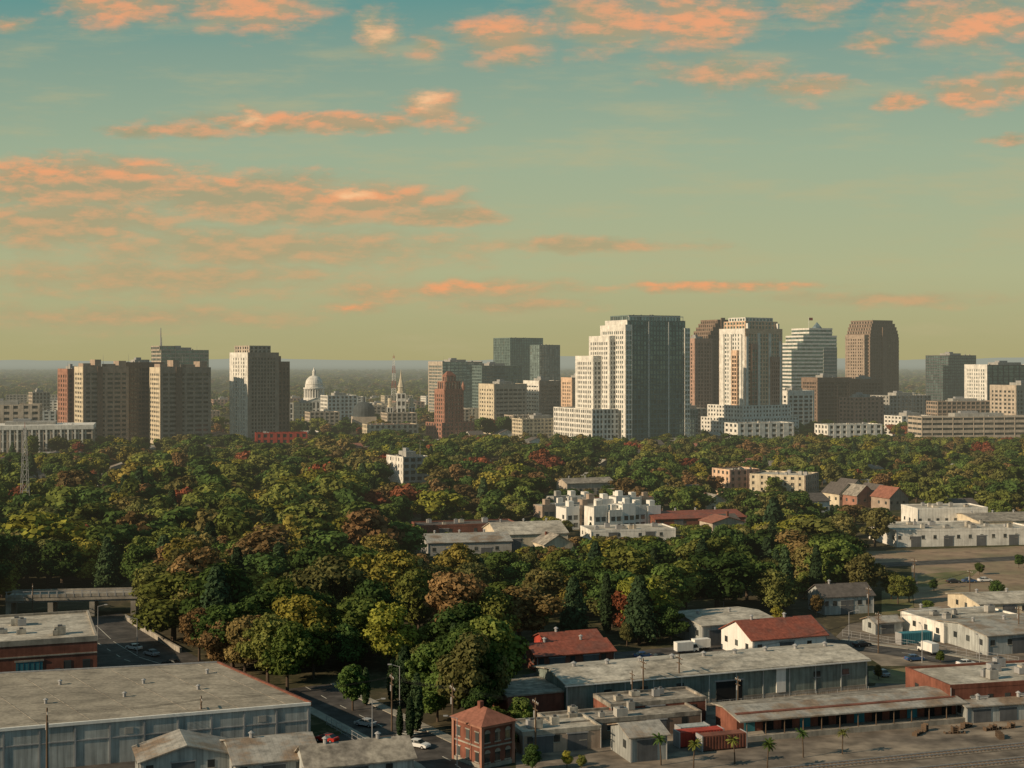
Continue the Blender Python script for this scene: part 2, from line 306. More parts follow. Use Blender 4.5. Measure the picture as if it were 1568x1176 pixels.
def court():
    x,y,W,D,a=place(907,958,1053,1165,25,52); d=y; H=zat(492,d); mb=MB()
    mb.block(2,W-3,0,D-14,0,H,'teal','glt','roofg',fh=4.1,bay=3.1,pw=.58,bh=1.3,sd=wg)
    mb.block(-.5,5,-1.2,D-10,0,H-4,'white','glt','roofw',fh=4.1,bay=2.8,pw=.8,bh=1.2,sd=('white',4.1,3.3,1.5,1.7))
    mb.block(W-3.5,W+1,-1.2,16,0,H-6,'white','glt','roofw',fh=4.1,bay=2.2,pw=.6,bh=1.6)
    mb.block(-6,5,16,D,0,zat(516,d),'white','gl','roofw',fh=4.1,bay=3.3,pw=1.5,bh=1.7)
    mb.block(-14,0,30,D+10,0,zat(547,d),'white','gl','roofw',fh=4.1,bay=3.3,pw=1.5,bh=1.7)
    mb.block(-28,-4,6,D+24,0,zat(628,d),'white','gl','roofw',fh=4.1,bay=3.3,pw=1.4,bh=1.6)
    mb.block(W,W+11,2,30,0,zat(630,d),'grey','glt','roofw',fh=4.1,bay=3.3,pw=.6,bh=1.)
    mb.block(5,W-6,3,D-18,H,H+4.5,'teal','glp','roofg',fh=4,bay=3,pw=.3,bh=.4)
    for q in(.36,.68): mb.box(W*q,W*q+.7,-.68,-.1,6,H,'wpaint')
    for i in range(9): mb.cyl((4+i*(W-8)/8,1,H),(4+i*(W-8)/8,1,H+4.2),.2,.2,4,'wpaint')
    mb.box(3,W-4,.4,1.4,H+4,H+4.6,'wpaint'); mb.roofkit(8,W-10,6,D-20,H+4.6,n=5,big=False)
    mb.build('courthouse_tower',(x,y,0),a); FP.append((x,y,a,-30,W+14,-6,D+26))
court()
def stacked(name,L,C,Rr,top,d,ang,D,ext,kw,kg,fh=4,bh=1.3,bay=4,pw=1.,extra=None,kr='roofg',kl=None):
    x,y,W,D,a=place(L,C,Rr,d,ang,D); H=zat(top,d); mb=MB(); n=int(H/fh)
    for i in range(n):
        z=H*i/n; f=H/n; x0,x1,y0,y1=ext(i/n,W,D)
        if x1-x0<1: continue
        mb.box(x0,x1,y0,y1,z,z+f+.02,kg); mb.box(x0-.3,x1+.3,y0-.3,y1+.3,z+f-bh,z+f,kw); mb.box(x0+.2,x1-.2,y0+.2,y1-.2,z+f+.03,z+f+.06,kr)
        if pw>0:
            nb=max(1,int((x1-x0)/bay))
            for j in range(nb+1):
                p=x0+(x1-x0)*j/nb; mb.box(max(x0,p-pw/2),min(x1,p+pw/2),y0-.38,y0+.05,z,z+f-bh-.002,kw)
            nb=max(1,int((y1-y0)/bay))
            for j in range(nb+1):
                p=y0+(y1-y0)*j/nb; mb.box(x0-.36,x0+.05,max(y0,p-pw/2),min(y1,p+pw/2),z,z+f-bh-.002,kl or kw)
    if extra: extra(mb,W,D,H,d)
    mb.build(name,(x,y,0),a); FP.append((x,y,a,-3,W+3,-3,D+3))
def e1(t,W,D):
    if t>.78:
        q=(t-.78)/.22; return (q*W*.6,W,0,D*.9)
    return (0,W,0,D)
def br(mb,W,D,H,d):
    mb.box(W*.62,W*.78,-1.6,-.3,0,H+2,'brown'); mb.box(W*.2,W*.3,-1.,-.3,0,H*.76,'brown')
stacked('bronze_office_tower',1062,1080,1117,489,1500,30,32,e1,'brown','glb',bh=1.5,bay=3.5,pw=1.4,extra=br)
T('office_block',1056,1064,1090,520,1450,30,'pink','glb','roofg',bay=3.5,pw=1.6,bh=1.4,D=24)
def deco(mb,W,D,H,d):
    mb.block(3,W-3,3,D-3,H,H+7,'peach','glt','roofg',fh=4,bay=4,pw=1.4,bh=1.4)
    mb.block(6,W-6,6,D-6,H+7,H+10.5,'white','glt','roofg',fh=4,bay=4,pw=1.4,bh=1.4)
    for cx in(3,W-5): mb.box(cx,cx+2,-.2,2.5,H,H+6,'white')
    for p,q in((.0,6),(.32,3),(.62,3),(.90,10)):
        mb.box(W*p,W*p+2.6,-1.5,-.5,0,H-q,'white')
    for p in(.1,.5,.8):
        mb.box(-1.5,-.5,D*p,D*p+2.6,0,H-4,'white')
    mb.block(-9,W+4,-7,D+6,0,zat(622,d),'white','gl','roofw',bay=4,pw=1.9,bh=1.8); mb.block(-15,W+10,-11,D+8,0,zat(641,d),'white','gl','roofw',bay=4,pw=1.9,bh=1.8)
    mb.block(W*.66,W*.88,-2.2,.2,0,H*.74,'pink','glb','roofr',bay=3,pw=1.2,bh=1.5)
    mb.block(W*.14,W*.28,-1.9,.2,0,H*.86,'pink','glt','roofr',bay=3,pw=.8,bh=1.2)
    mb.block(-2,.2,D*.25,D*.45,0,H*.8,'peach','glb','roofr',bay=3,pw=.8,bh=1.2)
T('art_deco_office_tower',1113,1141,1197,505,1260,33,'peach','glt','roofg',bay=3.4,pw=1.3,bh=1.4,D=34,sd=('white',3.8,3.4,1.8,1.6),extra=deco,kit=0,big=False)
def e2(t,W,D):
    if t>.70:
        q=(t-.70)/.30; q=int(q*4+.5)/4; return (W*.52*q,W*(1-.10*(q>.6)-.08*(q>.9)),0,D)
    return (0,W,0,D)
def flag(mb,W,D,H,d):
    mb.rev(W*.74,D*.45,[(8.5,H-3),(.2,H+7)],4,'glp',math.pi/4)
    mb.cyl((W*.5,D*.3,H-8),(W*.5,D*.3,H+12),.35,.2,5,'wpaint'); mb.box(W*.5+.2,W*.5+5,D*.3-.1,D*.3+.1,H+8.6,H+11.6,'redp')
    mb.box(W*.70,W*1.0,-.9,.3,0,H*.80,'teal')
    for i in range(22): mb.box(W*.70-.1,W+.1,-1.0,.2,i*H*.80/22,i*H*.80/22+1.2,'grey')
stacked('stepped_glass_tower',1199,1212,1281,502,1520,22,34,e2,'white','glt',bh=1.9,bay=5,pw=0,extra=flag)
def e3(t,W,D):
    if t>.76:
        q=min(1,(t-.76)/.24); s=W*.5*(1-math.sqrt(max(0,1-(q*.93)**2))); return (s*.8,W-s*.8,s*.3,D)
    return (0,W,0,D)
def wf(mb,W,D,H,d):
    mb.block(-5,W*.16,4,D-4,0,H*.84,'tan','glb','roofg',bay=4,pw=2,bh=1.8); mb.box(W*.42,W*.58,-1.2,-.2,0,H*.93,'brown')
    mb.cyl((W*.5,D*.5,H),(W*.5,D*.5,H+3),.2,.1,5,'steel')
stacked('arched_roof_office_tower',1311,1332,1376,490,1700,30,40,e3,'brown','glb',bh=1.6,bay=4.2,pw=1.7,kr='dgrey',extra=wf,kl='tan')
T('dark_glass_office_tower',1418,1452,1494,545,1800,35,'dgrey','glt','roofg',bay=4,pw=.4,bh=.9)
T('glass_office_building',1491,1512,1600,560,1450,30,'dgrey','glt','roofg',bay=8,pw=.5,bh=.6,D=30,sd=('white',3.8,3,1.8,1.6))
T('office_block',1240,1252,1302,580,1420,25,'brown','glb','roofg',bay=4,pw=.8,bh=1.6,D=26)
T('office_block',1308,1316,1352,582,1560,25,'brown','glb','roofg',bay=4,pw=.8,bh=1.6,D=26)
T('office_block',1200,1206,1246,600,1370,25,'white','gl','roofw',bay=6,pw=2,bh=1.6,D=20)
T('office_block',1298,1308,1352,610,1330,25,'pink','gl','roofg',bay=5,pw=2.4,bh=1.8,D=22)
T('office_block',1352,1362,1425,607,1480,25,'grey','gl','roofw',bay=5,pw=2.4,bh=1.8,D=30)
T('office_block',1545,1556,1620,592,1300,30,'beige','gl','roofg',bay=5,pw=2.2,bh=1.8,D=30)
T('long_office_building',1402,1412,1600,640,1190,8,'beige','gl','roofw',bay=9,pw=.5,bh=2.3,D=28,fh=4,vis=668)
T('long_office_building',1428,1436,1530,616,1400,10,'tan','gl','roofw',bay=5,pw=.9,bh=1.7,D=24)
T('office_block',1115,1130,1215,650,1160,20,'white','gl','roofw',bay=8,pw=4,bh=2,D=22,fh=4.5,big=False)
T('office_block',1258,1268,1350,652,1150,16,'white','gl','roofw',bay=6,pw=3,bh=1.8,D=22,fh=4,big=False)
T('office_block',1038,1050,1082,627,1330,25,'grey','gl','roofw',bay=6,pw=3,bh=1.8,D=22,fh=4)
T('office_block',555,566,640,652,1230,20,'cream','gl','roofr',bay=5,pw=2.4,bh=1.8,D=25,fh=4,big=False)
T('red_roofed_restaurant',388,392,470,665,1080,12,'redp','gl','roofrm',bay=5,pw=2.4,bh=1.8,D=15,fh=4,kit=2,big=False,vis=677)
T('grey_office_building',598,618,656,702,800,30,'grey','gl','roofw',bay=4,pw=1.4,bh=1.5,D=22,sd=('white',3.5,4,2.6,1.6),vis=738,fh=3.5)
# ------------------------------------------------------------ mid-ground
T('pink_apartment_building',1110,1118,1162,722,dist(760),25,'pink','gl','roofw',fh=3.2,bay=4,pw=2.2,bh=1.5,D=16,sd=('peach',3.2,4,2.4,1.5),vis=746,big=False)
T('cream_apartment_building',1158,1232,1252,731,dist(768),62,'tan','gl','roofw',fh=3.2,bay=4,pw=2.4,bh=1.5,D=28,sd=('cream',3.2,4,2.4,1.5),vis=750,big=False)
def town(px,py,w=9):
    x,d=G(px,py); mb=MB(); 
    for i in range(3):
        h=RN.uniform(7.5,10.5); k=RN.choice(['white','wpaint','white','grey','tan']); x0=i*6.6; y0=RN.uniform(0,2.5)
        mb.box(x0,x0+6,y0,11,0,h,k); mb.box(x0+.2,x0+5.8,y0+.2,10.8,h,h+.1,'roofw'); mb.box(x0,x0+6,y0,y0+.3,h,h+.8,k)
        mb.box(x0+3.4,x0+5.8,y0+5,9,h,h+2.4,k)
        for z in range(2):
            for q in(0.8,3.4): mb.box(x0+q,x0+q+1.8,y0-.04,y0+.1,1+z*3.1,2.7+z*3.1,'gl'); mb.box(x0+q-.15,x0+q+1.95,y0-.1,y0+.1,2.7+z*3.1,2.85+z*3.1,'dgrey')
        mb.box(x0-.04,x0+.1,y0+2,y0+4,1.2,2.8,'gl'); mb.box(x0-.04,x0+.1,y0+2,y0+4,4.3,6,'gl')
    mb.build('modern_townhouses',(x,d,0),rad(22)); FP.append((x,d,rad(22),-2,22,-3,14)); KEEP.append((px-10,px+70,py-16,d))
for p in((832,806),(868,812),(912,815),(950,812),(850,796),(900,798),(945,797)): town(*p)
def shed(name,px,py,W,D,h,hr,kw,kr,ang=20,ax='x',vis=None,doors=2,win=4,over=.5,parapet=False,base='F',kd='dgrey'):
    x,d=G(px,py); mb=MB(); mb.box(0,W,0,D,0,h,kw)
    if parapet or hr<=0:
        mb.box(.4,W-.4,.4,D-.4,h,h+.06,kr)
        for b in((-.05,W+.05,-.05,.35),(-.05,W+.05,D-.35,D+.05),(-.05,.35,.35,D-.35),(W-.35,W+.05,.35,D-.35)): mb.box(*b,h-.3,h+.5,kw if parapet else kr)
        mb.roofkit(1,W-1,1,D-1,h,n=int(3+W*D/120),big=False)
    else:
        mb.gable(0,W,0,D,h,h+hr,ax,kr,kw,over)
        if ax=='x':
            for i in range(int(W/9)): mb.rev(4+i*9,D*.5,[(.35,h+hr-.1),(.35,h+hr+.9),(.6,h+hr+.95),(.1,h+hr+1.3)],8,'steel')
    for i in range(doors):
        p=W*(i+.6)/(doors+.3); mb.box(p-1.9,p+1.9,-.09,.1,0,min(h-.6,3.8),kd); mb.box(p-2.1,p+2.1,-.16,.1,min(h-.6,3.8),min(h-.6,3.8)+.25,'steel')
    for i in range(win):
        p=W*(i+.3)/win; mb.box(p-.6,p+.6,-.05,.1,h*.5,h*.5+1.3,'gl'); mb.box(p-.75,p+.75,-.12,.1,h*.5-.15,h*.5,'walk')
    for i in range(int(D/5)): mb.box(-.05,.1,i*5+1.8,i*5+3.2,h*.45,h*.45+1.4,'gl')
    mb.cyl((.1,-.12,0),(.1,-.12,h),.08,.08,6,'steel'); mb.cyl((W-.1,-.12,0),(W-.1,-.12,h),.08,.08,6,'steel')
    o=mb.build(name,(x,d,0),rad(ang)); a=rad(ang); FP.append((x,d,a,-3,W+3,-3,D+3))
    if vis: 
        pr=CX+F*(x+W*math.cos(a))/(d+W*math.sin(a)); pl=CX+F*(x-D*math.sin(a))/(d+D*math.cos(a)); KEEP.append((min(px,pl)-12,pr+12,vis,d))
    return o
shed('red_roofed_warehouse',1003,812,40,22,4.5,2,'brick','roofrm',14,vis=802)
shed('red_brick_commercial_building',895,786,38,18,5,0,'brick','roofw',14,vis=780,parapet=True)
shed('grey_warehouse',655,858,30,20,6,2,'grey','roofm',12,vis=846)
shed('cream_warehouse',762,842,27,24,5.5,3.2,'cream','roofw',14,vis=836)
shed('white_warehouse',905,832,34,16,4.5,0,'white','roofw',12,vis=820,parapet=True)
shed('white_commercial_building',1372,838,56,26,6,0,'white','roofw',8,vis=836,parapet=True,win=12,doors=4)
shed('white_commercial_building',1405,818,30,16,10,0,'white','roofw',8,vis=815,parapet=True,win=8)
shed('cream_commercial_building',1500,826,44,30,7,1.5,'cream','roofg',8,vis=825,win=10)
shed('brick_commercial_building',640,826,40,14,5,0,'brick','roofd',14,vis=814,parapet=True)
shed('apartment_house',868,765,26,14,8,2,'beige','roofg',20,vis=748,win=8)
shed('grey_cottage',1450,798,16,12,6,3,'grey','roofd',15,vis=794)
for i,(p,q) in enumerate(((1285,775),(1312,778),(1338,777),(1362,782),(1300,768))):
    shed('gabled_house',p,q,11,13,6,4.5,['cream','redbrown','white','tan','beige'][i],['roofd','roofg','roofd','roofr','roofd'][i],25,'y',vis=q-6,doors=0,win=3)
shed('blue_grey_house',1262,942,15,10,5,2.6,'metal','roofd',14,vis=940,doors=1,win=6)
shed('white_storage_building',1500,948,34,18,4,1.4,'cream','roofw',10,vis=945,win=6)
shed('white_industrial_building',1445,985,26,18,4.4,0,'white','roofw',18,vis=980,parapet=True,kd='tealp')
shed('white_industrial_building',1512,1004,34,22,4.6,1.2,'metal','roofm',18,vis=1000,win=7)
shed('small_shed',1340,972,8,6,3,1,'metal','roofm',18,win=1,doors=1); shed('small_shed',1402,962,12,7,3.4,1,'grey','roofm',18,win=1,doors=1)
# foreground industrial strip
shed('grey_warehouse',1075,990,21,20,5,.9,'metal','roofw',20,vis=985,win=0,doors=3)
shed('red_roofed_gable_building',1152,1012,20,15,4.8,3.2,'wpaint','roofrm',20,vis=1010,doors=1,win=3)
shed('red_roofed_shed',822,1030,19,11,3.6,1.8,'brick','roofrm',20,vis=1030,win=5)
shed('red_roofed_shed',838,1012,14,9,4.0,1.6,'redp','roofrm',20,vis=1015,win=3)
def longw():
    x,d=G(868,1097); mb=MB(); W=69;D=17;h=6.3
    mb.box(0,W,0,D,0,h,'metalg'); mb.gable(0,W,0,D,h,h+1.3,'x','roofw','metalg',.6)
    for i in range(12): mb.box(i*W/11-.12,i*W/11+.12,-.14,.05,0,h-.1,'metal')
    mb.box(0,W,-.1,.05,0,.9,'conc'); mb.box(33,39,-.13,.1,0,4.2,'black'); mb.box(32.6,39.4,-.22,.1,4.2,4.5,'steel'); mb.box(47,49.2,-.2,0,.9,5.9,'wpaint')
    for q in(8,16,24,56,63): mb.box(q,q+1.6,-.12,.1,3.4,4.6,'gl'); mb.box(q-.15,q+1.75,-.2,.1,3.25,3.4,'steel')
    mb.box(-.7,W+.7,-.78,-.6,h-.35,h-.1,'wpaint')
    mb.box(-12,-.2,1,D-3,0,4.6,'brick'); mb.box(-12.3,-.2,.7,D-2.7,4.6,4.9,'roofg')
    for i in range(9): mb.rev(5+i*7.4,D/2,[(.4,h+1.3),(.4,h+2.1),(.7,h+2.15),(.1,h+2.5)],8,'steel')
    mb.build('long_metal_warehouse',(x,d,0),rad(20)); FP.append((x,d,rad(20),-14,W+3,-4,D+3))
longw()
def brickshed():
    x,d=G(1128,1130); mb=MB(); W=47;D=9;h=4.4
    mb.box(0,W,0,D,0,h,'brick'); mb.slab([(-.8,-3,h-.6),(W+.8,-3,h-.6),(W+.8,D*.5,h+.5),(-.8,D*.5,h+.5)],.25,'roofm'); mb.slab([(-.8,D*.5,h+.5),(W+.8,D*.5,h+.5),(W+.8,D+.6,h),(-.8,D+.6,h)],.25,'roofg')
    for i in range(12):
        p=1.5+i*3.85; mb.box(p,p+2.2,-.07,.1,.9,3.1,'black' if i%3 else 'tealp'); mb.box(p-.2,p+2.4,-.12,.1,3.1,3.35,'conc'); mb.cyl((p-.8,-2.8,1),(p-.8,-2.8,h-.65),.1,.1,6,'wood')
    mb.box(-.8,W+.8,-3.2,-.1,0,1.0,'conc')
    mb.build('brick_freight_shed',(x,d,0),rad(17)); FP.append((x,d,rad(17),-3,W+3,-6,D+3))
brickshed()
shed('brick_depot_building',1455,1100,46,17,6,0,'brick','roofw',14,parapet=True,win=12,doors=4,kd='wpaint')
shed('brick_loading_shed',935,1116,20,9,4.2,0,'brick','roofg',18,win=5,doors=1)
shed('low_freight_shed',800,1156,15,9,3.6,0,'tan','roofw',18,win=3,doors=2)
shed('low_freight_shed',845,1140,30,8,3.4,0,'brown','roofg',18,win=6,doors=2)
shed('white_metal_shed',965,1168,7,9,4.4,1.3,'metal','roofm',18,win=0,doors=1)
shed('white_metal_shed',1480,1108,30,5,3.2,.5,'metal','roofm',14,win=0,doors=5)
def container(px,py,k,ang=18,L=9):
    x,d=G(px,py); mb=MB(); mb.box(0,L,0,2.5,.2,2.8,k)
    for i in range(int(L/.6)): mb.box(.2+i*.6,.45+i*.6,-.06,0.02,.35,2.65,k)
    for q in(0,L-.2): mb.box(q-.03,q+.2,-.09,2.58,.0,2.87,'steel')
    mb.build('shipping_container',(x,d,0),rad(ang)); FP.append((x,d,rad(ang),-1,L+1,-1,3))
container(1040,1146,'redp'); container(1075,1152,'brick'); container(1380,988,'tealp'); container(1042,1138,'metal',18,6)
def leftw():
    mb=MB(); Fr=Vector((-36.7,256.4)); Br=Vector((-60.9,291)); u=Vector((-.94,-.342)); Fl=Fr+u*80; Bl=Br+Vector((-.97,-.24))*85; h=7.5
    P=[tuple(Fl),tuple(Fr),tuple(Br),tuple(Bl)]; mb.prism(P,0,h,'metal','gold')
    for i in range(int(80/5.8)+1):
        c=Fr+u*(i*5.8+.3); n=Vector((.342,-.94)); a=c+n*.14; b=c+u*.3+n*.14; mb.prism([tuple(b),tuple(a),tuple(c-n*.05),tuple(c+u*.3-n*.05)],0,h-.2,'steel')
        if i%4==1:
            a=c+n*.1+u*2; b=c+n*.1+u*3.4; mb.prism([tuple(b),tuple(a),tuple(a-n*.15),tuple(b-n*.15)],4.9,6.0,'grey')
    def edge(p,q,w,z0,z1,k):
        t=(q-p).normalized(); nn=Vector((t.y,-t.x)); mb.prism([tuple(p+nn*w),tuple(q+nn*w),tuple(q-nn*.2),tuple(p-nn*.2)],z0,z1,k)
    edge(Fl,Fr,.25,h-.3,h+.22,'wpaint'); edge(Fr,Br,.25,h-.5,h+.3,'brick'); edge(Br,Bl,.2,h-.3,h+.25,'steel'); edge(Fl,Fr,.12,4.4,4.6,'steel')
    for i in range(9):
        a=Fr+u*(4+i*8.5); b=Br+u*(4+i*8.5); t=(b-a).normalized(); nn=Vector((t.y,-t.x))*.06; mb.prism([tuple(a+nn),tuple(b+nn),tuple(b-nn),tuple(a-nn)],h,h+.05,'roofg')
    for i in range(9):
        p=Fr.lerp(Br,.3+.5*RN.random())+u*(6+i*7); mb.rev(p.x,p.y,[(.3,h),(.3,h+.7),(.5,h+.75),(.1,h+1)],8,'steel')
    mb.build('metal_clad_warehouse',(0,0,0)); FP.append((-36.7,256.4,rad(20),-85,3,-3,40))
leftw()
for (px,py,W_,D_,h_,hr,ang,ax,k_) in((215,1203,15,10,3.8,2.1,20,'y','roofm'),(360,1205,14,16,3.6,2.0,20,'x','roofm'),(470,1212,18,9,3.8,2.4,20,'x','roofg')):
    shed('metal_roofed_shed',px,py,W_,D_,h_,hr,'metal',k_,ang,ax,win=3,doors=1)
def leftbrick():
    mb=MB(); W=34;D=34;h=8.4
    mb.box(0,W,0,D,0,h,'brick'); mb.box(.4,W-.4,.4,D-.4,h,h+.08,'roofw'); 
    for b in((-.1,W+.1,-.1,.4),(-.1,W+.1,D-.4,D+.1),(-.1,.4,.4,D-.4),(W-.4,W+.1,.4,D-.4)): mb.box(*b,h-.6,h+.6,'conc')
    mb.box(W-17,W-11.5,-.08,.1,0,4.2,'tealp'); mb.box(W-17.3,W-11.2,-.16,.1,4.2,4.6,'conc')
    for i in range(5): mb.box(W-16.6+i*1.1,W-16.5+i*1.1,-.12,.1,0,4.2,'dgrey')
    for q in(3,7): mb.box(W-q-.1,W-q+1.5,-.06,.1,2,4,'gl'); mb.box(W-q-.3,W-q+1.7,-.14,.1,1.8,2,'conc')
    mb.box(W-9,W-7.8,-.08,.1,0,2.4,'dgrey'); mb.box(0,W,-.12,.05,5.2,5.5,'conc'); mb.roofkit(2,W-2,2,D-2,h,n=7,big=False)
    x,y=-92-W*.94,312-W*.342
    mb.build('brick_warehouse',(x,y,0),rad(20)); FP.append((x,y,rad(20),-3,W+3,-3,D+3))
leftbrick()
def bridge():
    x,d=G(55,946); mb=MB(); mb.box(-8,27,0,9,4.6,5.5,'conc'); mb.box(-8,27,-.1,.3,5.5,6.3,'conc'); mb.box(-8,27,8.7,9.1,5.5,6.3,'conc')
    for i in range(16): mb.box(-7.8+i*2.2,-7.5+i*2.2,-.16,-.05,5.5,7.2,'steel')
    mb.box(-8,27,-.18,-.06,7.1,7.25,'steel')
    for q in(-8,3,14,25): mb.box(q,q+1.4,.4,8.6,0,4.6,'conc')
    for i in range(5): mb.box(-8,27,.6+i*1.9,.9+i*1.9,4.1,4.6,'steel')
    mb.build('railway_underpass_bridge',(x,d,0),rad(8)); FP.append((x,d,rad(8),-10,30,-8,12))
    mb=MB(); pts=[G(190,948),G(215,965),G(248,985),G(275,1000)]
    for p,q in zip(pts[:-1],pts[1:]):
        p=Vector(p);q=Vector(q);t=(q-p).normalized();nn=Vector((-t.y,t.x)); mb.prism([tuple(p),tuple(p+nn*.5),tuple(q+nn*.5),tuple(q)][::-1],0,1.3,'conc')
    mb.build('retaining_wall')
bridge()
def pump():
    x,y,W,D,a=place(707,738,785,dist(1178),38,8.2); mb=MB(); h=7.4
    mb.box(0,W,0,D,0,h,'brick'); mb.box(-.35,W+.35,-.35,D+.35,h-.5,h,'redbrown'); mb.hip(0,W,0,D,h,h+2.1,'roofr',.7); mb.box(W*.4,W*.4+.8,D*.5,D*.5+.8,h+.8,h+3,'brick')
    mb.box(-.15,W+.15,-.15,D+.15,3.5,3.75,'conc'); mb.box(-.2,W+.2,-.2,D+.2,0,.7,'conc')
    for i in range(3):
        p=W*(i+.5)/3
        for z in(1,4.4):
            mb.box(p-.5,p+.5,-.06,.1,z,z+1.5,'gl'); mb.box(p-.7,p+.7,-.12,.1,z-.2,z,'conc')
            mb.add([(p+.65*math.cos(t),-.1,z+1.5+.65*math.sin(t)) for t in np.linspace(0,math.pi,7)],[tuple(range(7))],'conc')
        p=D*(i+.5)/3
        for z in(1,4.4):
            mb.box(-.06,.1,p-.5,p+.5,z,z+1.6,'gl'); mb.box(-.12,.1,p-.7,p+.7,z+1.6,z+1.8,'conc'); mb.box(-.12,.1,p-.7,p+.7,z-.2,z,'conc')
    for cx,cy in((0,0),(W,0),(0,D)): mb.box(cx-.28,cx+.28,cy-.28,cy+.28,0,h-.5,'redbrown')
    mb.build('brick_house',(x,y,0),a); FP.append((x,y,a,-2,W+2,-2,D+2))
pump()
# ------------------------------------------------------------ houses & low rises scattered
hm=[]
for i in range(7):
    mb=MB(); W=RN.uniform(9,15);D=RN.uniform(9,14);h=RN.uniform(3.5,6.5); kw=['white','cream','beige','grey','grey','wpaint','tan'][i]; kr=['roofd','roofg','roofr','roofd','roofm','roofg','roofw'][i]
    mb.box(0,W,0,D,0,h,kw); mb.gable(0,W,0,D,h,h+RN.uniform(2,3.5),'x' if i%2 else 'y',kr,kw)
    for q in range(3): mb.box(1+q*3,2.2+q*3,-.05,.1,1.2,2.6,'gl'); mb.box(-.05,.1,1+q*3,2.2+q*3,1.2,2.6,'gl')
    mb.box(W*.7,W*.7+.8,D*.6,D*.6+.8,h,h+3.6,'brick'); hm.append((mb.mesh('house'),W,D,h))
lm=[]
for i in range(8):
    mb=MB(); W=RN.uniform(22,48);D=RN.uniform(18,32);h=RN.choice([6,9,12,15,18]); kw=['white','cream','brick','beige','grey','white','pink','tan'][i]; kr=['roofw','roofw','roofg','roofw','roofg','roofw','roofr','roofw'][i]
    mb.block(0,W,0,D,0,h,kw,'gl',kr,3.6,RN.uniform(4,6),RN.uniform(1.4,3.2),RN.uniform(1.3,1.9)); mb.roofkit(0,W,0,D,h,n=5,big=i%2==0); lm.append((mb.mesh('low_rise_building'),W,D,h))
ZN=[[G(*p) for p in z] for z in (
 [(-40,1400),(-40,945),(40,905),(190,912),(225,955),(262,985),(325,1035),(478,1082),(490,1095),(560,1110),(700,1190),(700,1400)],
 [(790,1400),(790,1100),(800,1030),(900,1010),(1035,990),(1050,955),(1100,945),(1290,948),(1345,948),(1345,905),(1300,870),(1290,845),(1700,838),(1700,1400)],
 [(690,1400),(690,1150),(800,1120),(800,1400)])]
def inpoly(x,y,P):
    c=False;n=len(P)
    for i in range(n):
        x0,y0=P[i];x1,y1=P[i-1]
        if (y0>y)!=(y1>y) and x<(x1-x0)*(y-y0)/(y1-y0)+x0: c=not c
    return c
cnt=0
for i in range(1200):
    if cnt>105: break
    d=RN.uniform(470,1250); u=RN.uniform(-.38,.38); x=u*d
    me,W,D,h=RN.choice(hm)
    if any(inpoly(x,d,z) for z in ZN) or not free(x,d,12) or (d<650 and u<-.12): continue
    a=rad(20+90*RN.randrange(2)); put('house',me,(x,d,0),a); FP.append((x,d,a,0,W,0,D)); cnt+=1
    if RN.random()<.22: px=CX+F*u; KEEP.append((px-10,px+18,HZ+F*(CH-h*.9)/d,d))
cnt=0
for i in range(1800):
    if cnt>160: break
    d=RN.uniform(1180,2600); u=RN.uniform(-.38,.38); x=u*d
    me,W,D,h=RN.choice(lm)
    if not free(x,d,20) or zat(604,d)<h: continue
    a=rad(20); put('low_rise_building',me,(x,d,0),a); FP.append((x,d,a,-2,W+2,-2,D+2)); cnt+=1
# ------------------------------------------------------------ ground, roads
def sheet(name,pts,z,k):
    mb=MB(); mb.add([(p[0],p[1],z) for p in pts],[tuple(range(len(pts)))],k); me=mb.mesh(name); o=put(name,me,(0,0,0))
    if me.polygons[0].normal.z<0: me.flip_normals()
    return o
def gmat():
    m,k=newmat('ground_soil_and_grass'); pos=k.n('ShaderNodeNewGeometry').outputs['Position']; n1=k.noise(pos,.02,4,.6); n2=k.noise(pos,.25,3,.7)
    c=k.mix(k.mr(n1,.4,.6,0,1),(.07,.062,.042),(.045,.052,.025)); c=k.mix(k.mr(n2,.5,.65,0,.8),c,(.14,.115,.07))
    sx=k.n('ShaderNodeSeparateXYZ'); k.l(pos,sx.inputs[0]); n3=k.noise(k.mapv(pos,(1,.5,1)),.006,7,.75)
    far=k.ramp(n3,[(.38,(.03,.04,.02)),(.5,(.06,.07,.035)),(.58,(.10,.10,.06)),(.68,(.26,.23,.17))])
    c=k.mix(k.mr(sx.outputs[1],1600,3500,0,1),c,far)
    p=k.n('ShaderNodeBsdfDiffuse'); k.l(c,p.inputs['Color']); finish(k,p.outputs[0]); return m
M['ground']=gmat()
gb=MB(); ys=[-2000,100,400,1000,3000,9000,25000,90000]; xs=[-60000,-8000,-2000,0,2000,8000,60000]
for i in range(len(xs)-1):
    for j in range(len(ys)-1): gb.add([(xs[i],ys[j],0),(xs[i+1],ys[j],0),(xs[i+1],ys[j+1],0),(xs[i],ys[j+1],0)],[(0,1,2,3)],'ground')
gb.build('ground')
def gp(l): return [G(*p) for p in l]
sheet('rail_yard',gp([(790,1300),(790,1096),(860,1092),(1340,1050),(1345,1030),(1620,1020),(1800,1300)]),.02,'yard')
sheet('industrial_lot',gp([(800,1090),(800,1035),(935,1000),(1040,990),(1060,962),(1245,945),(1290,985),(1335,1046),(860,1090)]),.02,'asph')
sheet('industrial_lot',gp([(1350,1020),(1280,975),(1300,955),(1620,925),(1620,1018)]),.02,'yard')
sheet('dirt_lot',gp([(1400,930),(1395,865),(1620,850),(1620,935)]),.03,'dirt')
sheet('dirt_lot',gp([(1300,866),(1290,846),(1620,834),(1620,852)]),.03,'dirt')
sheet('grass_verge',gp([(1330,1046),(1330,1028),(1440,1018),(1480,1030),(1420,1048)]),.045,'dry')
sheet('grass_verge',gp([(1350,945),(1350,905),(1395,900),(1400,935)]),.045,'dry')
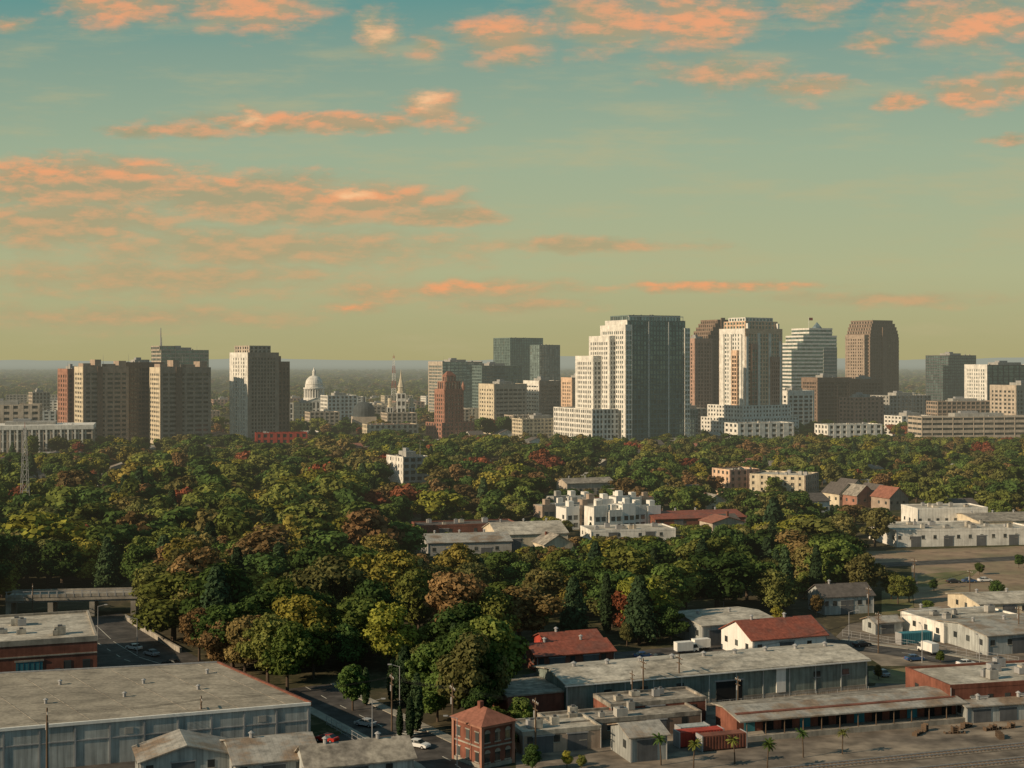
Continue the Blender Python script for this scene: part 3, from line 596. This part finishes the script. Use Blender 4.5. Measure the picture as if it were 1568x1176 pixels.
sheet('grass_verge',gp([(1405,900),(1405,880),(1500,872),(1480,890)]),.045,'dry')
sheet('asphalt_lot',gp([(-60,1080),(-60,1010),(112,1020),(112,950),(185,938),(262,985),(335,1024),(420,1060),(470,1100)]),.02,'asph')
sheet('asphalt_lot',gp([(-60,1400),(-60,1180),(480,1140),(560,1110),(800,1180),(800,1400)]),.02,'asph')
def strip(name,pts,w,z,k,off=0,h=0):
    mb=MB(); L=[];Q=[]; pts=[Vector(p) for p in pts]
    for i,p in enumerate(pts):
        t=(pts[min(i+1,len(pts)-1)]-pts[max(i-1,0)]).normalized(); n=Vector((-t.y,t.x)); L.append(p+n*(off+w/2)); Q.append(p+n*(off-w/2))
    for i in range(len(pts)-1):
        q=[tuple(L[i]),tuple(Q[i]),tuple(Q[i+1]),tuple(L[i+1])]
        if h: mb.prism(q,0,z,k)
        else: mb.add([(*a,z) for a in q],[(0,1,2,3)],k)
    return mb.build(name)
st=gp([(800,1250),(690,1165),(560,1100),(500,1070),(468,1052)])
strip('street',st,11,.05,'asph'); strip('pavement',st,2.2,.16,'walk',6.7,1); strip('pavement',st[1:],2.2,.16,'walk',-6.7,1)
def dashes(name,pts,off=0,on=3,gap=6,w=.18,z=.06):
    mb=MB()
    for p,q in zip(pts[:-1],pts[1:]):
        p=Vector(p);q=Vector(q);t=(q-p);L=t.length;t/=L;n=Vector((-t.y,t.x)); s=0
        while s<L-on:
            a=p+t*s+n*off;b=p+t*(s+on)+n*off; mb.add([(*(a+n*w/2),z),(*(a-n*w/2),z),(*(b-n*w/2),z),(*(b+n*w/2),z)],[(0,1,2,3)],'mark'); s+=on+gap
    mb.build(name)
dashes('road_markings',st)
rr=gp([(1275,985),(1420,1005),(1560,1030),(1700,1060)]); strip('street',rr,9,.06,'asph'); strip('pavement',rr,1.6,.16,'walk',5.4,1); dashes('road_markings',rr,0,3,6,.18,.07)
r3=gp([(1290,868),(1420,862),(1650,850)]); strip('street',r3,9,.06,'asph')
r4=gp([(125,960),(150,985),(190,1010),(300,1045),(400,1070)]); strip('street',r4,10,.05,'asph'); dashes('road_markings',r4,0,3,5,.2,.06); dashes('road_markings',r4,3.8,20,.2,.15,.06)
mb=MB()
p0=Vector(G(620,1132)); 
for i in range(8): mb.box(i*1.3,i*1.3+.6,0,3,.06,.064,'mark')
mb.build('crosswalk_markings',(p0.x,p0.y,0),rad(60))
for q in (0,1): # tracks
    a=gp([(1000,1200+q*22),(1700,1128+q*22)]); A0=Vector(a[0]);A1=Vector(a[1]); L=(A1-A0).length
    mb=MB(); mb.prism([(0,-1.9),(L,-1.9),(L,1.9),(0,1.9)],.0,.12,'gravel')
    for i in range(int(L/.8)): mb.box(i*.8,i*.8+.25,-1.25,1.25,.12,.2,'wood')
    for o in(-.72,.72): mb.box(0,L,o-.05,o+.05,.2,.36,'steel')
    mb.build('railway_track',(A0.x,A0.y,0),math.atan2(A1.y-A0.y,A1.x-A0.x))
def fence(px0,py0,px1,py1,h=1.8,k='steel'):
    p=Vector(G(px0,py0));q=Vector(G(px1,py1));L=(q-p).length; mb=MB(); n=int(L/2.5)
    for i in range(n+1): mb.cyl((i*L/n,0,0),(i*L/n,0,h),.05,.05,5,k)
    for z in(.3,h*.6,h-.05): mb.cyl((0,0,z),(L,0,z),.035,.035,4,k)
    for i in range(int(L/.5)): mb.cyl((i*.5,0,.1),(i*.5,0,h),.012,.012,3,k)
    mb.build('chain_link_fence',(p.x,p.y,0),math.atan2(q.y-p.y,q.x-p.x))
fence(1290,975,1560,1018); fence(870,1108,1330,1064); fence(1350,958,1560,940); fence(500,1110,600,1170)
# ------------------------------------------------------------ poles, lamps, cars
pm=MB(); pm.cyl((0,0,0),(0,0,11),.2,.13,8,'wood'); pm.box(-1.4,1.4,-.08,.08,10,10.2,'wood'); pm.box(-1.1,1.1,-.08,.08,8.9,9.05,'wood')
for q in(-1.2,-.5,.5,1.2): pm.cyl((q,0,10.2),(q,0,10.5),.06,.05,6,'wpaint')
pm.cyl((.35,0,7.6),(.35,0,8.7),.25,.25,8,'steel'); pme=pm.mesh('utility_pole')
P0=[]
for px,py,s in((72,1195,1.1),(308,1150,.9),(693,1150,1.1),(985,1088,.95),(1040,1080,.95),(1330,955,.9),(1485,925,.9),(600,1120,1),(310,990,1.),(305,965,1),(1345,1000,.9),(1130,1105,.8),(1560,990,.9),(820,1165,1),(1400,905,.9),(1205,930,.8),(968,1095,.8),(50,950,.9)):
    x,y=G(px,py); put('utility_pole',pme,(x,y,0),rad(110),s); P0.append((x,y,10.3*s))
def wires(idx):
    mb=MB()
    for i,j in zip(idx[:-1],idx[1:]):
        a=Vector(P0[i]);b=Vector(P0[j])
        for o in(-.9,0,.9):
            pr=None
            for t in range(9):
                u=t/8; p=a.lerp(b,u)+Vector((o*.4,o*.9,-4*u*(1-u)*(a-b).length*.02))
                if pr is not None: mb.cyl(pr,p,.022,.022,3,'black')
                pr=p
    mb.build('power_lines')
wires([0,1,7,2]); wires([3,4]); wires([2,13]); wires([5,6]); wires([4,10,12])
lmn=MB(); lmn.cyl((0,0,0),(0,0,8.5),.11,.07,8,'steel'); lmn.cyl((0,0,8.4),(1.8,0,8.9),.05,.04,6,'steel'); lmn.box(1.6,2.4,-.16,.16,8.8,8.98,'steel'); lmn.box(1.7,2.3,-.12,.12,8.76,8.8,'wpaint'); lme=lmn.mesh('street_lamp')
for px,py,r in((570,1145,0),(1108,942,90),(980,950,0),(612,1085,180),(150,980,0),(210,1002,180),(1412,1015,90),(1500,1035,90),(765,945,0),(1300,990,0),(700,1175,180)):
    x,y=G(px,py); put('street_lamp',lme,(x,y,0),rad(r))
def carmesh(k):
    mb=MB(); pr=[(-2.2,.35),(-2.25,.75),(-2.1,.95),(-1.4,1.0),(1.0,.98),(1.9,.85),(2.2,.7),(2.25,.35)]
    n=len(pr); v=[(a,-.88,b) for a,b in pr]+[(a,.88,b) for a,b in pr]; mb.add(v,[(i,(i+1)%n,n+(i+1)%n,n+i) for i in range(n)]+[tuple(range(n)),tuple(range(2*n-1,n-1,-1))],k)
    c=[(-1.7,.99),(-1.1,1.42),(.35,1.45),(1.05,.99)]; v=[(a,-.8+(.14 if b>1.2 else 0),b) for a,b in c]+[(a,.8-(.14 if b>1.2 else 0),b) for a,b in c]
    mb.add(v,[(0,1,5,4),(1,2,6,5),(2,3,7,6),(0,3,2,1),(4,5,6,7)],'gl'); mb.box(-1.12,.38,-.67,.67,1.43,1.48,k); mb.box(-.42,-.32,-.79,.79,1.0,1.44,k)
    for x in(-1.4,1.4):
        for s in(-1,1): mb.cyl((x,s*.9,.33),(x,s*.7,.33),.33,.33,12,'black'); mb.cyl((x,s*.91,.33),(x,s*.89,.33),.18,.18,8,'steel')
    mb.box(2.2,2.27,-.8,-.5,.6,.72,'wpaint'); mb.box(2.2,2.27,.5,.8,.6,.72,'wpaint'); mb.box(-2.28,-2.2,-.8,-.5,.7,.82,'redp'); mb.box(-2.28,-2.2,.5,.8,.7,.82,'redp')
    return mb.mesh('parked_car')
cms=[carmesh(k) for k in('cr','cw','ck','cs','cb','ck','cs')]
def truck():
    mb=MB(); mb.box(-3.6,1.4,-1.15,1.15,.9,3.3,'wpaint'); mb.prism([(1.55,-1.05),(3.2,-1.05),(3.2,1.05),(1.55,1.05)],.6,1.5,'wpaint')
    mb.add([(1.55,-1,1.5),(3.15,-1,1.5),(3.15,1,1.5),(1.55,1,1.5),(1.55,-.9,2.5),(2.6,-.9,2.5),(2.6,.9,2.5),(1.55,.9,2.5)],[(0,1,5,4),(1,2,6,5),(2,3,7,6),(4,5,6,7),(0,4,7,3)],'gl'); mb.box(1.5,2.6,-.92,.92,2.5,2.6,'wpaint'); mb.box(-3.5,3.1,-.9,.9,.5,.9,'dgrey')
    for x in(-2.6,-1.6,2.4):
        for s in(-1,1): mb.cyl((x,s*1.1,.48),(x,s*.8,.48),.48,.48,12,'black')
    return mb.mesh('box_truck')
tm=truck()
for px,py,r in((1052,1000,20),(1068,996,200),(1420,1000,110)): x,y=G(px,py); put('box_truck',tm,(x,y,0),rad(r),.85)
cars=[(500,1136,150),(262,1020,160),(205,995,140),(232,1004,140),(560,1112,150),(640,1145,330),(1012,1010,20),(985,1008,20),(1110,1020,20),(1350,1035,110),(1010,1110,20),(1400,1012,15),(1480,1020,15),(1320,990,20)]
for i in range(5): cars.append((1510+i*10,952-i*.6,100))
for i in range(3): cars.append((1460+i*24,893-i,10))
for i in range(4): cars.append((120+i*3,1040+i*6,110))
for px,py,r in cars:
    x,y=G(px,py)
    if free(x,y,-1.5): put('parked_car',RN.choice(cms),(x,y,.06),rad(r+RN.uniform(-4,4)))
for i in range(30):
    px=RN.uniform(860,1560);py=RN.uniform(1102,1135); x,y=G(px,py)
    if not free(x,y,1): continue
    mb=MB()
    for q in range(RN.randint(2,5)):
        a=q*1.4
        for z in range(RN.randint(1,4)): mb.box(a,a+1.2,0,1,z*.35,z*.35+.1,'wood'); mb.box(a+.05,a+.2,0,1,z*.35+.1,z*.35+.34,'wood'); mb.box(a+1,a+1.15,0,1,z*.35+.1,z*.35+.34,'wood')
    mb.build('pallet_stack',(x,y,.03),rad(RN.uniform(0,90)))
# ------------------------------------------------------------ trees
def leafmat(name,stops):
    m,k=newmat(name); oi=k.n('ShaderNodeObjectInfo').outputs['Random']; tc=k.n('ShaderNodeTexCoord').outputs['Object']
    c=k.ramp(oi,stops); n1=k.noise(tc,.45,2,.6); r2=k.m('FRACT',k.m('MULTIPLY',oi,37.7))
    cc=k.n('ShaderNodeVectorMath',operation='SCALE'); k.l(c,cc.inputs[0]); k.l(k.m('MULTIPLY',k.mr(n1,.3,.7,.55,1.65),k.mr(r2,0,1,.68,1.35)),cc.inputs['Scale'])
    d=k.n('ShaderNodeBsdfDiffuse'); k.l(cc.outputs[0],d.inputs[0]); t=k.n('ShaderNodeBsdfTranslucent'); k.l(cc.outputs[0],t.inputs[0]); x=k.n('ShaderNodeMixShader'); x.inputs[0].default_value=.18; k.l(d.outputs[0],x.inputs[1]); k.l(t.outputs[0],x.inputs[2])
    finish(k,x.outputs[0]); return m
M['lg']=leafmat('green_foliage',[(0,(.042,.072,.022)),(.3,(.060,.098,.026)),(.55,(.088,.118,.029)),(.8,(.135,.148,.036)),(1,(.098,.100,.036))])
M['ly']=leafmat('yellow_green_foliage',[(0,(.15,.17,.030)),(.5,(.23,.215,.038)),(1,(.20,.16,.042))])
M['la']=leafmat('autumn_foliage',[(0,(.110,.112,.040)),(.4,(.150,.125,.045)),(.75,(.18,.108,.050)),(1,(.13,.10,.045))])
M['lr']=leafmat('red_foliage',[(0,(.20,.055,.03)),(.5,(.21,.08,.04)),(1,(.16,.055,.035))])
M['lp']=leafmat('conifer_foliage',[(0,(.028,.050,.025)),(1,(.048,.075,.032))])
def treemesh(name,seed,H,kind,k,ncl,nl,ls,trunk=True):
    r=np.random.RandomState(seed); mb=MB(); cl=[]
    if kind=='round':
        asp=r.uniform(.27,.42); ph=r.uniform(0,6.28,3); lob=r.uniform(.1,.4); zc=r.uniform(.55,.62)
        for i in range(ncl):
            t=r.uniform(0,2*math.pi); zz=r.uniform(-1,1); q=math.sqrt(1-zz*zz*.9)*r.uniform(.35,1)**.6*(1+lob*math.sin(2*t+ph[0])+lob*.6*math.sin(3*t+ph[1]))
            cr=H*(r.uniform(.10,.17) if i<ncl*.45 else r.uniform(.045,.095)); ex=1. if i<ncl*.45 else 1.12
            cl.append((asp*H*.74*q*ex*math.cos(t),asp*H*.74*q*ex*math.sin(t),H*(zc+.27*zz*ex+.05*math.sin(t+ph[2])),cr))
    elif kind=='conifer':
        for i in range(ncl):
            z=i/ncl; rr=.17*H*(1-z)**.8; t=i*2.4; cl.append((rr*.7*math.cos(t),rr*.7*math.sin(t),H*(.16+.8*z),H*(.035+.10*(1-z)**.8)))
    else:
        for i in range(ncl):
            z=i/ncl; rr=.05*H*math.sin(math.pi*min(1,z*.85+.15)); t=i*2.1; cl.append((rr*math.cos(t)*.5,rr*math.sin(t)*.5,H*(.08+.88*z),H*(.02+.06*math.sin(math.pi*min(.97,z*.8+.18)))))
    if trunk:
        mb.cyl((0,0,0),(0,0,H*.45),H*.026,H*.017,7,'bark')
        for c in cl[:7]: mb.cyl((0,0,H*.28),(c[0],c[1],c[2]),H*.011,H*.004,5,'bark')
    V=[];
    for c in cl:
        n_=max(8,int(nl*(c[3]/(.13*H))**2)) if kind=='round' else int(nl*.7)
        u=r.normal(size=(n_,3)); u/=np.linalg.norm(u,axis=1)[:,None]; rad_=c[3]*r.uniform(.66,1.15,n_)
        pos=np.array(c[:3])+u*rad_[:,None]*np.array([1.15,1.15,.82])
        nn=u+r.normal(size=(n_,3))*.42+np.array([0,0,.2]); nn/=np.linalg.norm(nn,axis=1)[:,None]
        t=np.cross(nn,r.normal(size=(n_,3))); t/=np.linalg.norm(t,axis=1)[:,None]; b=np.cross(nn,t)
        s=(ls*r.uniform(.5,1.3,n_))[:,None]
        q=np.stack([pos-t*s*.6-b*s*.25,pos+t*s*.15-b*s*.55,pos+t*s*.65+b*s*.2,pos-t*s*.1+b*s*.6],1); V.append(q)
        if c[3]>.06*H or kind!='round': mb.rev(c[0],c[1],[(.05*c[3],c[2]-c[3]*.6),(.5*c[3],c[2]-c[3]*.38),(.64*c[3],c[2]),(.5*c[3],c[2]+c[3]*.35),(.05*c[3],c[2]+c[3]*.55)],7,k,r.uniform(0,1))
    V=np.concatenate(V).reshape(-1,3); b=len(mb.v); mb.v+= [tuple(x) for x in V.tolist()]; i0=mb.mi(k)
    for i in range(len(V)//4): mb.f.append((b+4*i,b+4*i+1,b+4*i+2,b+4*i+3)); mb.m.append(i0)
    return mb.mesh(name)
KN=['lg','lg','lg','lg','ly','ly','la','la','la','lr','lp','lp','lg','lg','la']
KD=['round']*10+['conifer','column']+['round']*3
NM=['broadleaf_tree']*4+['yellowing_tree']*2+['autumn_tree']*3+['red_autumn_tree','conifer_tree','cypress_tree','broadleaf_tree','broadleaf_tree','autumn_tree']
near=[treemesh(NM[i],100+i,15,KD[i],KN[i],36 if KD[i]=='round' else 30,230,.56) for i in range(15)]
def varcol(name,ncl,nl,ls,H=15):
    c=bpy.data.collections.new(name)
    for i in range(15):
        o=bpy.data.objects.new('%s_v%02d'%(name,i),treemesh(name,200+i,H,KD[i],KN[i],ncl if KD[i]=='round' else ncl+6,nl,ls)); c.objects.link(o)
    return c
midc=varcol('canopy_variant',24,95,.9); farc=varcol('far_canopy_variant',10,20,2.1)
def scatter(name,pts,coll):
    me=bpy.data.meshes.new(name); me.from_pydata([p[0] for p in pts],[],[]) 
    a=me.attributes.new('rot','FLOAT_VECTOR','POINT'); a.data.foreach_set('vector',[c for p in pts for c in (RN.uniform(-.09,.09),RN.uniform(-.09,.09),p[1])])
    a=me.attributes.new('scl','FLOAT_VECTOR','POINT'); a.data.foreach_set('vector',[c for p in pts for c in p[2]])
    a=me.attributes.new('idx','INT','POINT'); a.data.foreach_set('value',[p[3] for p in pts])
    o=put(name,me,(0,0,0)); ng=bpy.data.node_groups.new(name+'_gn','GeometryNodeTree')
    ng.interface.new_socket('Geometry',in_out='INPUT',socket_type='NodeSocketGeometry'); ng.interface.new_socket('Geometry',in_out='OUTPUT',socket_type='NodeSocketGeometry')
    N=ng.nodes.new; I=N('NodeGroupInput');O=N('NodeGroupOutput');ci=N('GeometryNodeCollectionInfo'); ci.inputs['Collection'].default_value=coll; ci.inputs['Separate Children'].default_value=True; ci.inputs['Reset Children'].default_value=True
    ip=N('GeometryNodeInstanceOnPoints'); ip.inputs['Pick Instance'].default_value=True
    def at(n,t): x=N('GeometryNodeInputNamedAttribute'); x.data_type=t; x.inputs['Name'].default_value=n; return x.outputs['Attribute']
    l=ng.links.new; l(I.outputs[0],ip.inputs['Points']); l(ci.outputs[0],ip.inputs['Instance']); l(at('idx','INT'),ip.inputs['Instance Index']); l(at('rot','FLOAT_VECTOR'),ip.inputs['Rotation']); l(at('scl','FLOAT_VECTOR'),ip.inputs['Scale']); l(ip.outputs[0],O.inputs[0])
    md=o.modifiers.new('scatter','NODES'); md.node_group=ng
GR=[0,1,2,3,12,13]
def species(x,y):
    n=noise.noise(Vector((x/70,y/70,3.3)))+RN.uniform(-.38,.38); q=RN.random()
    if y>650: n+=.04
    if q<(.025 if y>520 else .004): return 9
    if q<.08: return 10
    if q<.10: return 11
    if n<.07: return RN.choice(GR)
    if n<.24: return RN.choice([4,5,0,12,4])
    return RN.choice([6,7,8,14,1,3])
def hlimit(x,y,h):
    px=CX+F*x/y; m=.30*h*F/y
    lim=h
    for a,b,vis,dB in KEEP:
        if y<dB and a-m*.6<px<b+m*.6: lim=min(lim,zat(vis,y))
    if 820<y<1270:
        lim=min(lim,zat(666+14*noise.noise(Vector((x/40,y/200,0)))+RN.uniform(-4,8),y))
    return lim
mid=[];nn=0
y=262.
while y<1290:
    st_=10.2 if y<460 else 10.8
    x=-.42*y
    while x<.42*y:
        X=x+RN.uniform(-.5,.5)*st_;Y=y+RN.uniform(-.5,.5)*st_; x+=st_
        if RN.random()<.07 or any(inpoly(X,Y,z) for z in ZN) or not free(X,Y,1.5): continue
        if Y<330:
            ok=True
            for p,q in zip(st[:-1],st[1:]):
                p=Vector(p);q=Vector(q);w=Vector((X,Y)); t=max(0,min(1,(w-p).dot(q-p)/(q-p).length_squared))
                if (w-p.lerp(q,t)).length<9.0: ok=False
            if not ok: continue
        px=CX+F*X/Y; h=RN.choice([RN.uniform(6,11),RN.uniform(10,17),RN.uniform(13,21),RN.uniform(12,18)])+(3 if px<560 and Y<700 else 0)
        if px>900 and Y>520: h*=.82
        s=species(X,Y)
        if 930<px<1300 and 380<Y<460 and RN.random()<.55: s=RN.choice([10,11,0,1]); h=RN.uniform(13,19)
        lim=hlimit(X,Y,h)
        if lim<3.2: continue
        h=min(h,lim); rnd=KD[s]=='round'; w=h*RN.uniform(1.0,1.5) if rnd else h
        w=max(w,min(9,h*2)) if rnd else w
        sc_=(w/15*RN.uniform(.85,1.15),w/15*RN.uniform(.85,1.15),h/15)
        if Y<440:
            put(NM[s],near[s],(X,Y,0),RN.uniform(0,6.28),sc_); nn+=1
        else: mid.append(((X,Y,0),RN.uniform(0,6.28),sc_,s))
    y+=st_
for px,py,h,s in((715,1112,17,6),(660,1085,13,2),(752,1098,13,7),(638,1120,11.5,11),(628,1130,8,11),(612,1128,6,11),(800,1120,7,1),(760,1128,6,0),(815,1182,5,0),(540,1088,9,2),(560,1080,8,11),(600,1075,9,11),(868,1175,3,4),(890,1178,2.6,1),(1190,962,6,4),(1375,925,9,1),(1392,922,8,0),(1365,918,8,2),(440,1062,15,2),(410,1050,16,3),(375,1035,14,7),(700,930,19,4),(480,1040,13,0),(1250,945,6,6),(305,1012,13,8),(338,1030,14,14),(1050,960,5,0),(1020,972,6,12),(960,990,6,8),(780,1150,4,13),(1345,1040,3,6),(1440,1015,3,0),(1528,925,7,12),(1420,945,5,1),(735,1122,9,3),(670,1105,10,12),(1430,905,4,0),(1500,880,4,13),(1560,870,5,1)):
    x,y=G(px,py); put(NM[s],near[s],(x,y,0),RN.uniform(0,6.28),(h/15,)*3)
for (y0,y1,stp,sc) in((1290,3000,23,1.0),(3000,9000,58,2.1)):
    far=[];y=y0
    while y<y1:
        x=-.42*y
        while x<.42*y:
            X=x+RN.uniform(-.45,.45)*stp;Y=y+RN.uniform(-.45,.45)*stp; x+=stp
            if Y<2700 and not free(X,Y,4): continue
            if noise.noise(Vector((X/260,Y/260,0)))>.28: continue
            h=RN.uniform(7,13); s=species(X,Y)
            if s==9: s=6
            far.append(((X,Y,0),RN.uniform(0,6.28),(h/15*sc*1.5,h/15*sc*1.5,h/15*min(sc,1.3)),s))
        y+=stp
    scatter('distant_trees',far,farc)
scatter('tree_canopy',mid,midc)
print('near trees',nn,'mid',len(mid))
def palm():
    mb=MB(); r=random.Random(4); pr=Vector((0,0,0))
    for i in range(8):
        q=Vector((.03*i*i*.3,0,(i+1)*.75)); mb.cyl(pr,q,.2-.008*i,.19-.008*i,8,'bark'); pr=q
    for i in range(26):
        t=i*2.4; el=r.uniform(-.3,1.2); L=r.uniform(1.7,2.3); p=pr.copy(); d=Vector((math.cos(t)*math.cos(el),math.sin(t)*math.cos(el),math.sin(el)))
        side=d.cross(Vector((0,0,1))).normalized()
        for j in range(7):
            q=p+d*L/7; w=.26*math.sin(math.pi*(j+1)/8)+.03
            for s in(-1,1): mb.add([tuple(p),tuple(q),tuple(q+side*s*w+d*.12-Vector((0,0,w*.5))),tuple(p+side*s*w*.9+d*.1-Vector((0,0,w*.5)))],[(0,1,2,3)],'lg')
            p=q; d=(d+Vector((0,0,-.19))).normalized()
    return mb.mesh('palm_tree')
pmm=palm()
for px,py in((1012,1172),(1062,1178),(1125,1170),(1230,1160),(1290,1155),(1175,1180)): x,y=G(px,py); put('palm_tree',pmm,(x,y,0),RN.uniform(0,6),RN.uniform(.62,.8))
mb=MB()
for (Y,hh,sd) in((30000,150,1),(42000,250,5)):
    pr=None
    for i in range(161):
        x=-20000+i*250; z=40+hh*(.45+.9*noise.noise(Vector((x/5200,sd,0)))+.2*noise.noise(Vector((x/900,sd,1))))
        z=max(20,z*(.55+.45*max(0,min(1,(x+4000)/9000))))
        if pr: mb.add([(pr[0],Y,0),(x,Y,0),(x,Y+2500,z),(pr[0],Y+2500,pr[1])],[(0,1,2,3)],'ground')
        pr=(x,z)
mb.build('distant_hills')
# ------------------------------------------------------------ sky
W=bpy.data.worlds.new('World'); S.world=W; W.use_nodes=True; W.node_tree.nodes.clear(); k=NT(W.node_tree)
EL_=[(.1,.38,.6,.14,.8),(1.8,.08,1.3,.45,1.2),(3.8,.12,1.5,.48,1.25),(5.8,.5,.45,.5,1.4),(6.55,.72,.35,.24,.9),(7.7,.6,.9,.55,1.3),(9.3,.3,1.4,.65,1.3),(10.7,.3,1.4,.6,1.4),(11.0,1.1,1.4,.4,.95),(12.3,1.37,.8,.26,1.2),(12.4,.05,1.,.4,1.),(13.8,1.53,.45,.19,1.4),(13.4,.65,.7,.25,.85),(14.9,1.42,.85,.36,1.3),(15.6,1.25,.5,.42,1.3),(14.9,.3,1.5,.6,1.25),(15.5,2.15,.5,.14,1.2),
(4.7,1.87,2.7,.20,1.6),(2.7,2.03,1.5,.14,1.35),(6.5,1.68,.65,.34,1.6),(3.9,1.8,.4,.22,1.4),
(1.2,2.82,2.6,.50,1.7),(4,3.05,2.4,.50,1.65),(5.6,3.1,1.8,.38,1.6),(6.8,3.32,1.5,.16,1.4),(1,3.4,2.6,.6,1.3),
(4,3.8,4.4,.48,1.2),(9,3.76,2.4,.16,1.25),(2.5,4.25,4.4,.42,1.1),(6.8,4.45,2.8,.24,1.15),(11,4.4,2.2,.10,1.3),(13.5,4.6,2.6,.14,1.),(8,4.68,1.6,.15,.95),(5.4,4.7,.7,.18,1.05),(2,4.85,3.8,.26,.9)]
cb=k.n('ShaderNodeCombineXYZ')
tc=k.n('ShaderNodeTexCoord').outputs['Generated']; sx=k.n('ShaderNodeSeparateXYZ'); k.l(tc,sx.inputs[0])
yy=k.m('MAXIMUM',sx.outputs[1],.08); A=k.m('MULTIPLY_ADD',k.m('DIVIDE',sx.outputs[0],yy),21.54,7.84); Bb=k.m('MULTIPLY_ADD',k.m('DIVIDE',sx.outputs[2],yy),-21.54,5.52)
k.l(A,cb.inputs[0]); k.l(Bb,cb.inputs[1]); P=cb.outputs[0]
nz=k.n('ShaderNodeTexNoise'); nz.inputs['Scale'].default_value=1.; nz.inputs['Detail'].default_value=6; nz.inputs['Roughness'].default_value=.62; k.l(k.mapv(P,(.9,2.0,1)),nz.inputs['Vector'])
sb=k.n('ShaderNodeVectorMath',operation='SUBTRACT'); k.l(nz.outputs['Color'],sb.inputs[0]); sb.inputs[1].default_value=(.5,.5,.5)
ad=k.n('ShaderNodeVectorMath',operation='ADD'); k.l(P,ad.inputs[0]); k.l(k.mapv(sb.outputs[0],(1.2,.38,0)),ad.inputs[1]); PW=ad.outputs[0]
def ell(a,b,rx,ry):
    s1=k.n('ShaderNodeVectorMath',operation='MULTIPLY_ADD'); k.l(PW,s1.inputs[0]); s1.inputs[1].default_value=(1/rx,1/ry,0); s1.inputs[2].default_value=(-a/rx,-b/ry,0)
    ln=k.n('ShaderNodeVectorMath',operation='LENGTH'); k.l(s1.outputs[0],ln.inputs[0]); return ln.outputs['Value']
acc=None
for a,b,rx,ry,w in EL_:
    e=k.m('MULTIPLY_ADD',ell(a,b,rx,ry),-w*.9,w); acc=e if acc is None else k.m('MAXIMUM',acc,e)
def fnoise(off):
    a=k.n('ShaderNodeVectorMath',operation='ADD'); k.l(P,a.inputs[0]); a.inputs[1].default_value=off
    return k.noise(k.mapv(a.outputs[0],(1.2,3.4,1)),1.1,8,.62)
f0=fnoise((0,0,0)); f1=fnoise((-.05,-.12,0))
d0=k.m('ADD',acc,k.m('MULTIPLY',k.m('SUBTRACT',f0,.5),1.7))
wisp=k.mr(k.noise(k.mapv(P,(.45,2.4,1)),.8,6,.62),.46,.72,0,.5,True)
al=k.m('MULTIPLY',k.mr(d0,.0,1.05,0,.94,True),k.mr(sx.outputs[1],.1,.5,0,1)); al=k.m('MULTIPLY',al,k.mr(Bb,5.52,5.1,0,1))
lit=k.mr(k.m('SUBTRACT',f0,f1),-.07,.15,0,1)
ccol=k.mix(lit,s2l((160,152,118)),s2l((218,160,116)))
ccol=k.mix(k.mr(Bb,2.6,4.2,0,.6),ccol,s2l((184,166,124)))
org=None
for a,b,rx,ry in((.4,2.58,1.3,.2),(2.3,2.62,1.0,.16),(3.3,2.72,.6,.16),(5.6,2.95,1.3,.2),(4.9,1.78,1.5,.15),(6.5,1.62,.7,.28),(3.9,1.78,.4,.18),(1.6,.15,1,.3),(4,.2,1.2,.3),(7.6,.45,.8,.3),(10.6,.3,1.6,.4),(12.4,1.4,.6,.14),(13.8,1.52,.4,.14),(15,1.45,.8,.22),(15,.4,1.2,.3),(10.8,4.38,1.8,.06),(6.8,4.4,1.2,.12),(5.4,4.68,.35,.12)):
    e=k.mr(ell(a,b,rx,ry),1.35,.3,0,1,True); org=e if org is None else k.m('MAXIMUM',org,e)
org=k.m('MULTIPLY',org,k.mr(lit,.0,.8,.25,1)); ccol=k.mix(k.m('MULTIPLY',org,.85),ccol,s2l((242,160,108)))
hot=None
for a,b,rx,ry in((6.5,1.55,.34,.24),(5.8,.45,.34,.34),(3.88,1.78,.22,.12),(5.4,2.97,.35,.10)):
    e=k.mr(ell(a,b,rx,ry),1.3,.0,0,.85,True); hot=e if hot is None else k.m('MAXIMUM',hot,e)
hot=k.m('MULTIPLY',hot,k.mr(f0,.38,.6,.15,1)); ccol=k.mix(hot,ccol,s2l((255,204,150)))
grad=k.ramp(k.mr(Bb,-8,5.52,0,1),[(0,s2l((75,115,130))),(.45,s2l((86,130,132))),(.59,s2l((94,144,138))),(.65,s2l((126,154,138))),(.76,s2l((153,170,142))),(.90,s2l((173,176,136))),(1,s2l((173,165,118)))])
grad=k.mix(wisp,grad,s2l((182,172,130)))
ns=k.n('ShaderNodeTexSky',sky_type='NISHITA'); ns.sun_disc=False; ns.sun_elevation=EL; ns.sun_rotation=AZ; ns.air_density=1.5; ns.dust_density=3
sc=k.n('ShaderNodeVectorMath',operation='SCALE'); k.l(k.mix(al,grad,ccol),sc.inputs[0]); sc.inputs['Scale'].default_value=10.6
fin=k.mix(.1,sc.outputs[0],ns.outputs[0]); bg=k.n('ShaderNodeBackground'); bg.inputs['Strength'].default_value=.1; k.l(fin,bg.inputs[0]); wo=k.n('ShaderNodeOutputWorld'); k.l(bg.outputs[0],wo.inputs[0])
